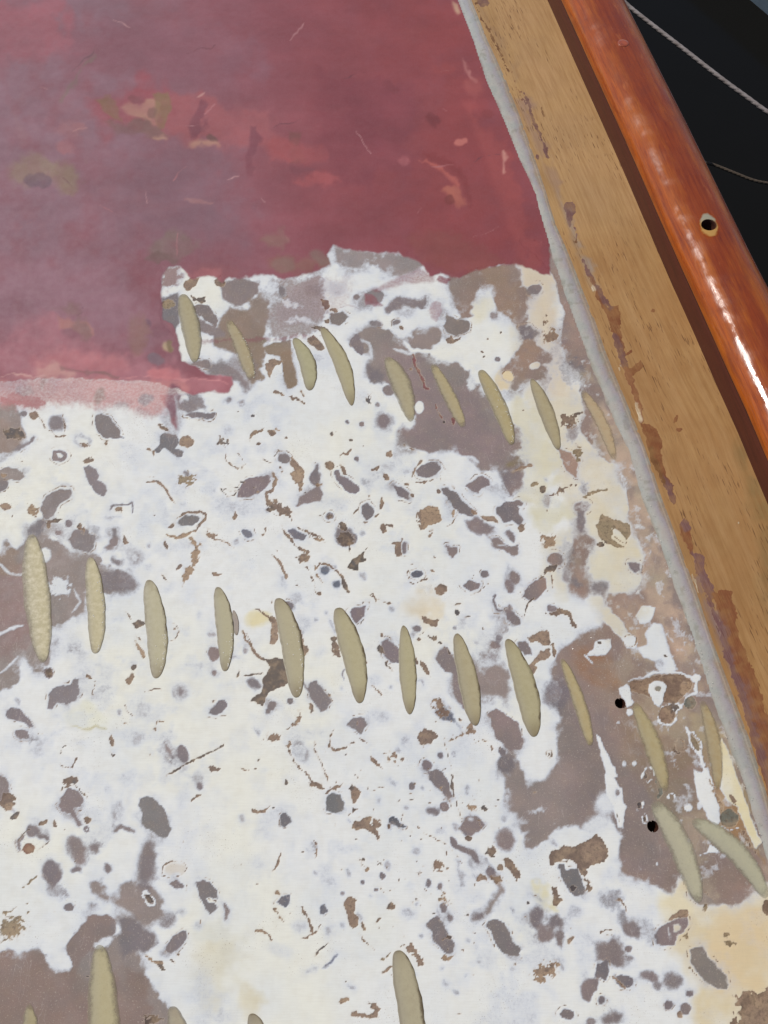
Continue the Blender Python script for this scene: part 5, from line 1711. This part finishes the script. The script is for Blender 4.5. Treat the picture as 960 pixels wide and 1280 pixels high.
for (px, py, r) in ((779, 54, .0052),):
    p, nr = rail_point(px, py)
    solid_plug('wood_plug', p, nr, [(r * 1.02, -.002), (r * 1.0, .0002), (r * .94, .0004), (r * .6, .0005), (.0001, .0005)], mplug, rail)
# outer side of the hull below the rail
mh = simple('hull_side_paint', (40, 44, 48), .35, .5, 40, .3)
hs = loft('hull_side', [(RAILW - .001, .002), (RAILW - .004, -.1), (RAILW - .02, -.5), (RAILW - .09, -1.4)], mh, lambda a, s, z: (40, 44, 48), None)
tag(hs, 'dark painted side of the hull below the varnished rail', 'hull')

# ------------------------------------------------------------ water, ropes, pontoon edge
WZ = -1.15
n = 60; xs_ = np.linspace(-1, 1, n); gx = np.sign(xs_) * np.abs(xs_) ** 3 * 60
v = [(x + .5, y, WZ) for y in gx for x in gx]; f = [(j * n + i, j * n + i + 1, (j + 1) * n + i + 1, (j + 1) * n + i) for j in range(n - 1) for i in range(n - 1)]
mw = NT('dark_water'); gpos = mw.n('NewGeometry').outputs['Position']
mw.set('Base Color', (.0062, .0058, .0050, 1)); mw.set('Roughness', .12); mw.set('IOR', 1.33); mw.set('Specular IOR Level', .10)
bp = mw.n('Bump', {'Strength': .3, 'Distance': .01, 'Height': mw.noise(gpos, 3, 2, .5)}); mw.set('Normal', bp.outputs[0])
wt = mesh_obj('water', v, f, mw.m); tag(wt, kind='structure')

def rope(name, pts, r, mat, label, strands=3, pitch=.012, step=.0022):
    P = [Vector(p) for p in pts]; path = []
    for i in range(len(P) - 1):
        p0 = P[max(i - 1, 0)]; p1 = P[i]; p2 = P[i + 1]; p3 = P[min(i + 2, len(P) - 1)]
        k = max(4, int((p2 - p1).length / step))
        for j in range(k):
            t = j / k; path.append(.5 * ((2 * p1) + (p2 - p0) * t + (2 * p0 - 5 * p1 + 4 * p2 - p3) * t * t + (3 * p1 - p0 - 3 * p2 + p3) * t ** 3))
    path.append(P[-1]); v = []; f = []; ns_ = 6; al = 0
    o = empty(name, path[0], label, 'rope')
    for s in range(strands):
        v = []; f = []; al = 0
        for i, p in enumerate(path):
            a = path[max(i - 1, 0)]; b = path[min(i + 1, len(path) - 1)]; T = (b - a).normalized()
            if i: al += (p - path[i - 1]).length
            S = T.cross(Vector((0, 0, 1))).normalized(); N_ = S.cross(T)
            ang = 2 * math.pi * (al / pitch + s / strands)
            c = p + (S * math.cos(ang) + N_ * math.sin(ang)) * r * .22
            for k in range(ns_):
                q = 2 * math.pi * k / ns_; v.append(c + (S * math.cos(q) + N_ * math.sin(q)) * r * .78 - path[0])
        for i in range(len(path) - 1):
            for k in range(ns_): f.append((i * ns_ + k, i * ns_ + (k + 1) % ns_, (i + 1) * ns_ + (k + 1) % ns_, (i + 1) * ns_ + k))
        mesh_obj('strand', v, f, mat, o, keep_world=False)
    return o
mr1 = simple('pale_rope', (150, 142, 140), .8, .2, 60, .6, (96, 84, 78))
mr2 = simple('brown_rope', (92, 82, 72), .85, .2, 300, .5, (60, 52, 44))
zr = -.22
rope('mooring_rope', [at3(x, y, zr) for x, y in ((735, -60), (765, -18), (782, 4), (806, 24), (850, 58), (900, 97), (930, 119), (962, 142), (1010, 172), (1090, 220))], .0031, mr1,
     'taut pale grey rope crossing the dark water beyond the rail', pitch=.030)
zr = -.38
rope('rope', [at3(x, y, zr) for x, y in ((760, 165), (820, 180), (872, 200), (895, 207), (920, 217), (944, 226), (975, 232), (1060, 250))], .0024, mr2,
     'dark twisted brown rope emerging from behind the varnished rail', pitch=.020)
# neighbouring pontoon edge, only its corner shows
A = at3(934, -3, WZ); Bp = at3(966, 24, WZ); d = (Bp - A); d.z = 0; d.normalize(); s = Vector((-d.y, d.x, 0))
if s.y < 0: s = -s
bm = bmesh.new(); bmesh.ops.create_cube(bm, size=1)
for q in bm.verts: q.co = Vector((q.co.x * 5, q.co.y * .5, q.co.z * .2))
bmesh.ops.bevel(bm, geom=list(bm.edges), offset=.03, segments=3, affect='EDGES')
me = bpy.data.meshes.new('pontoon'); bm.to_mesh(me); bm.free(); me.materials.append(simple('pontoon_paint', (108, 120, 130), .6, .3, 20, .3))
po = bpy.data.objects.new('pontoon', me); C.objects.link(po)
po.location = (A + Bp) / 2 + s * .25 + Vector((0, 0, .06)); po.rotation_euler = (0, 0, math.atan2(d.y, d.x))
tag(po, 'blue grey edge just showing past the dark water in the far top corner', 'pontoon')
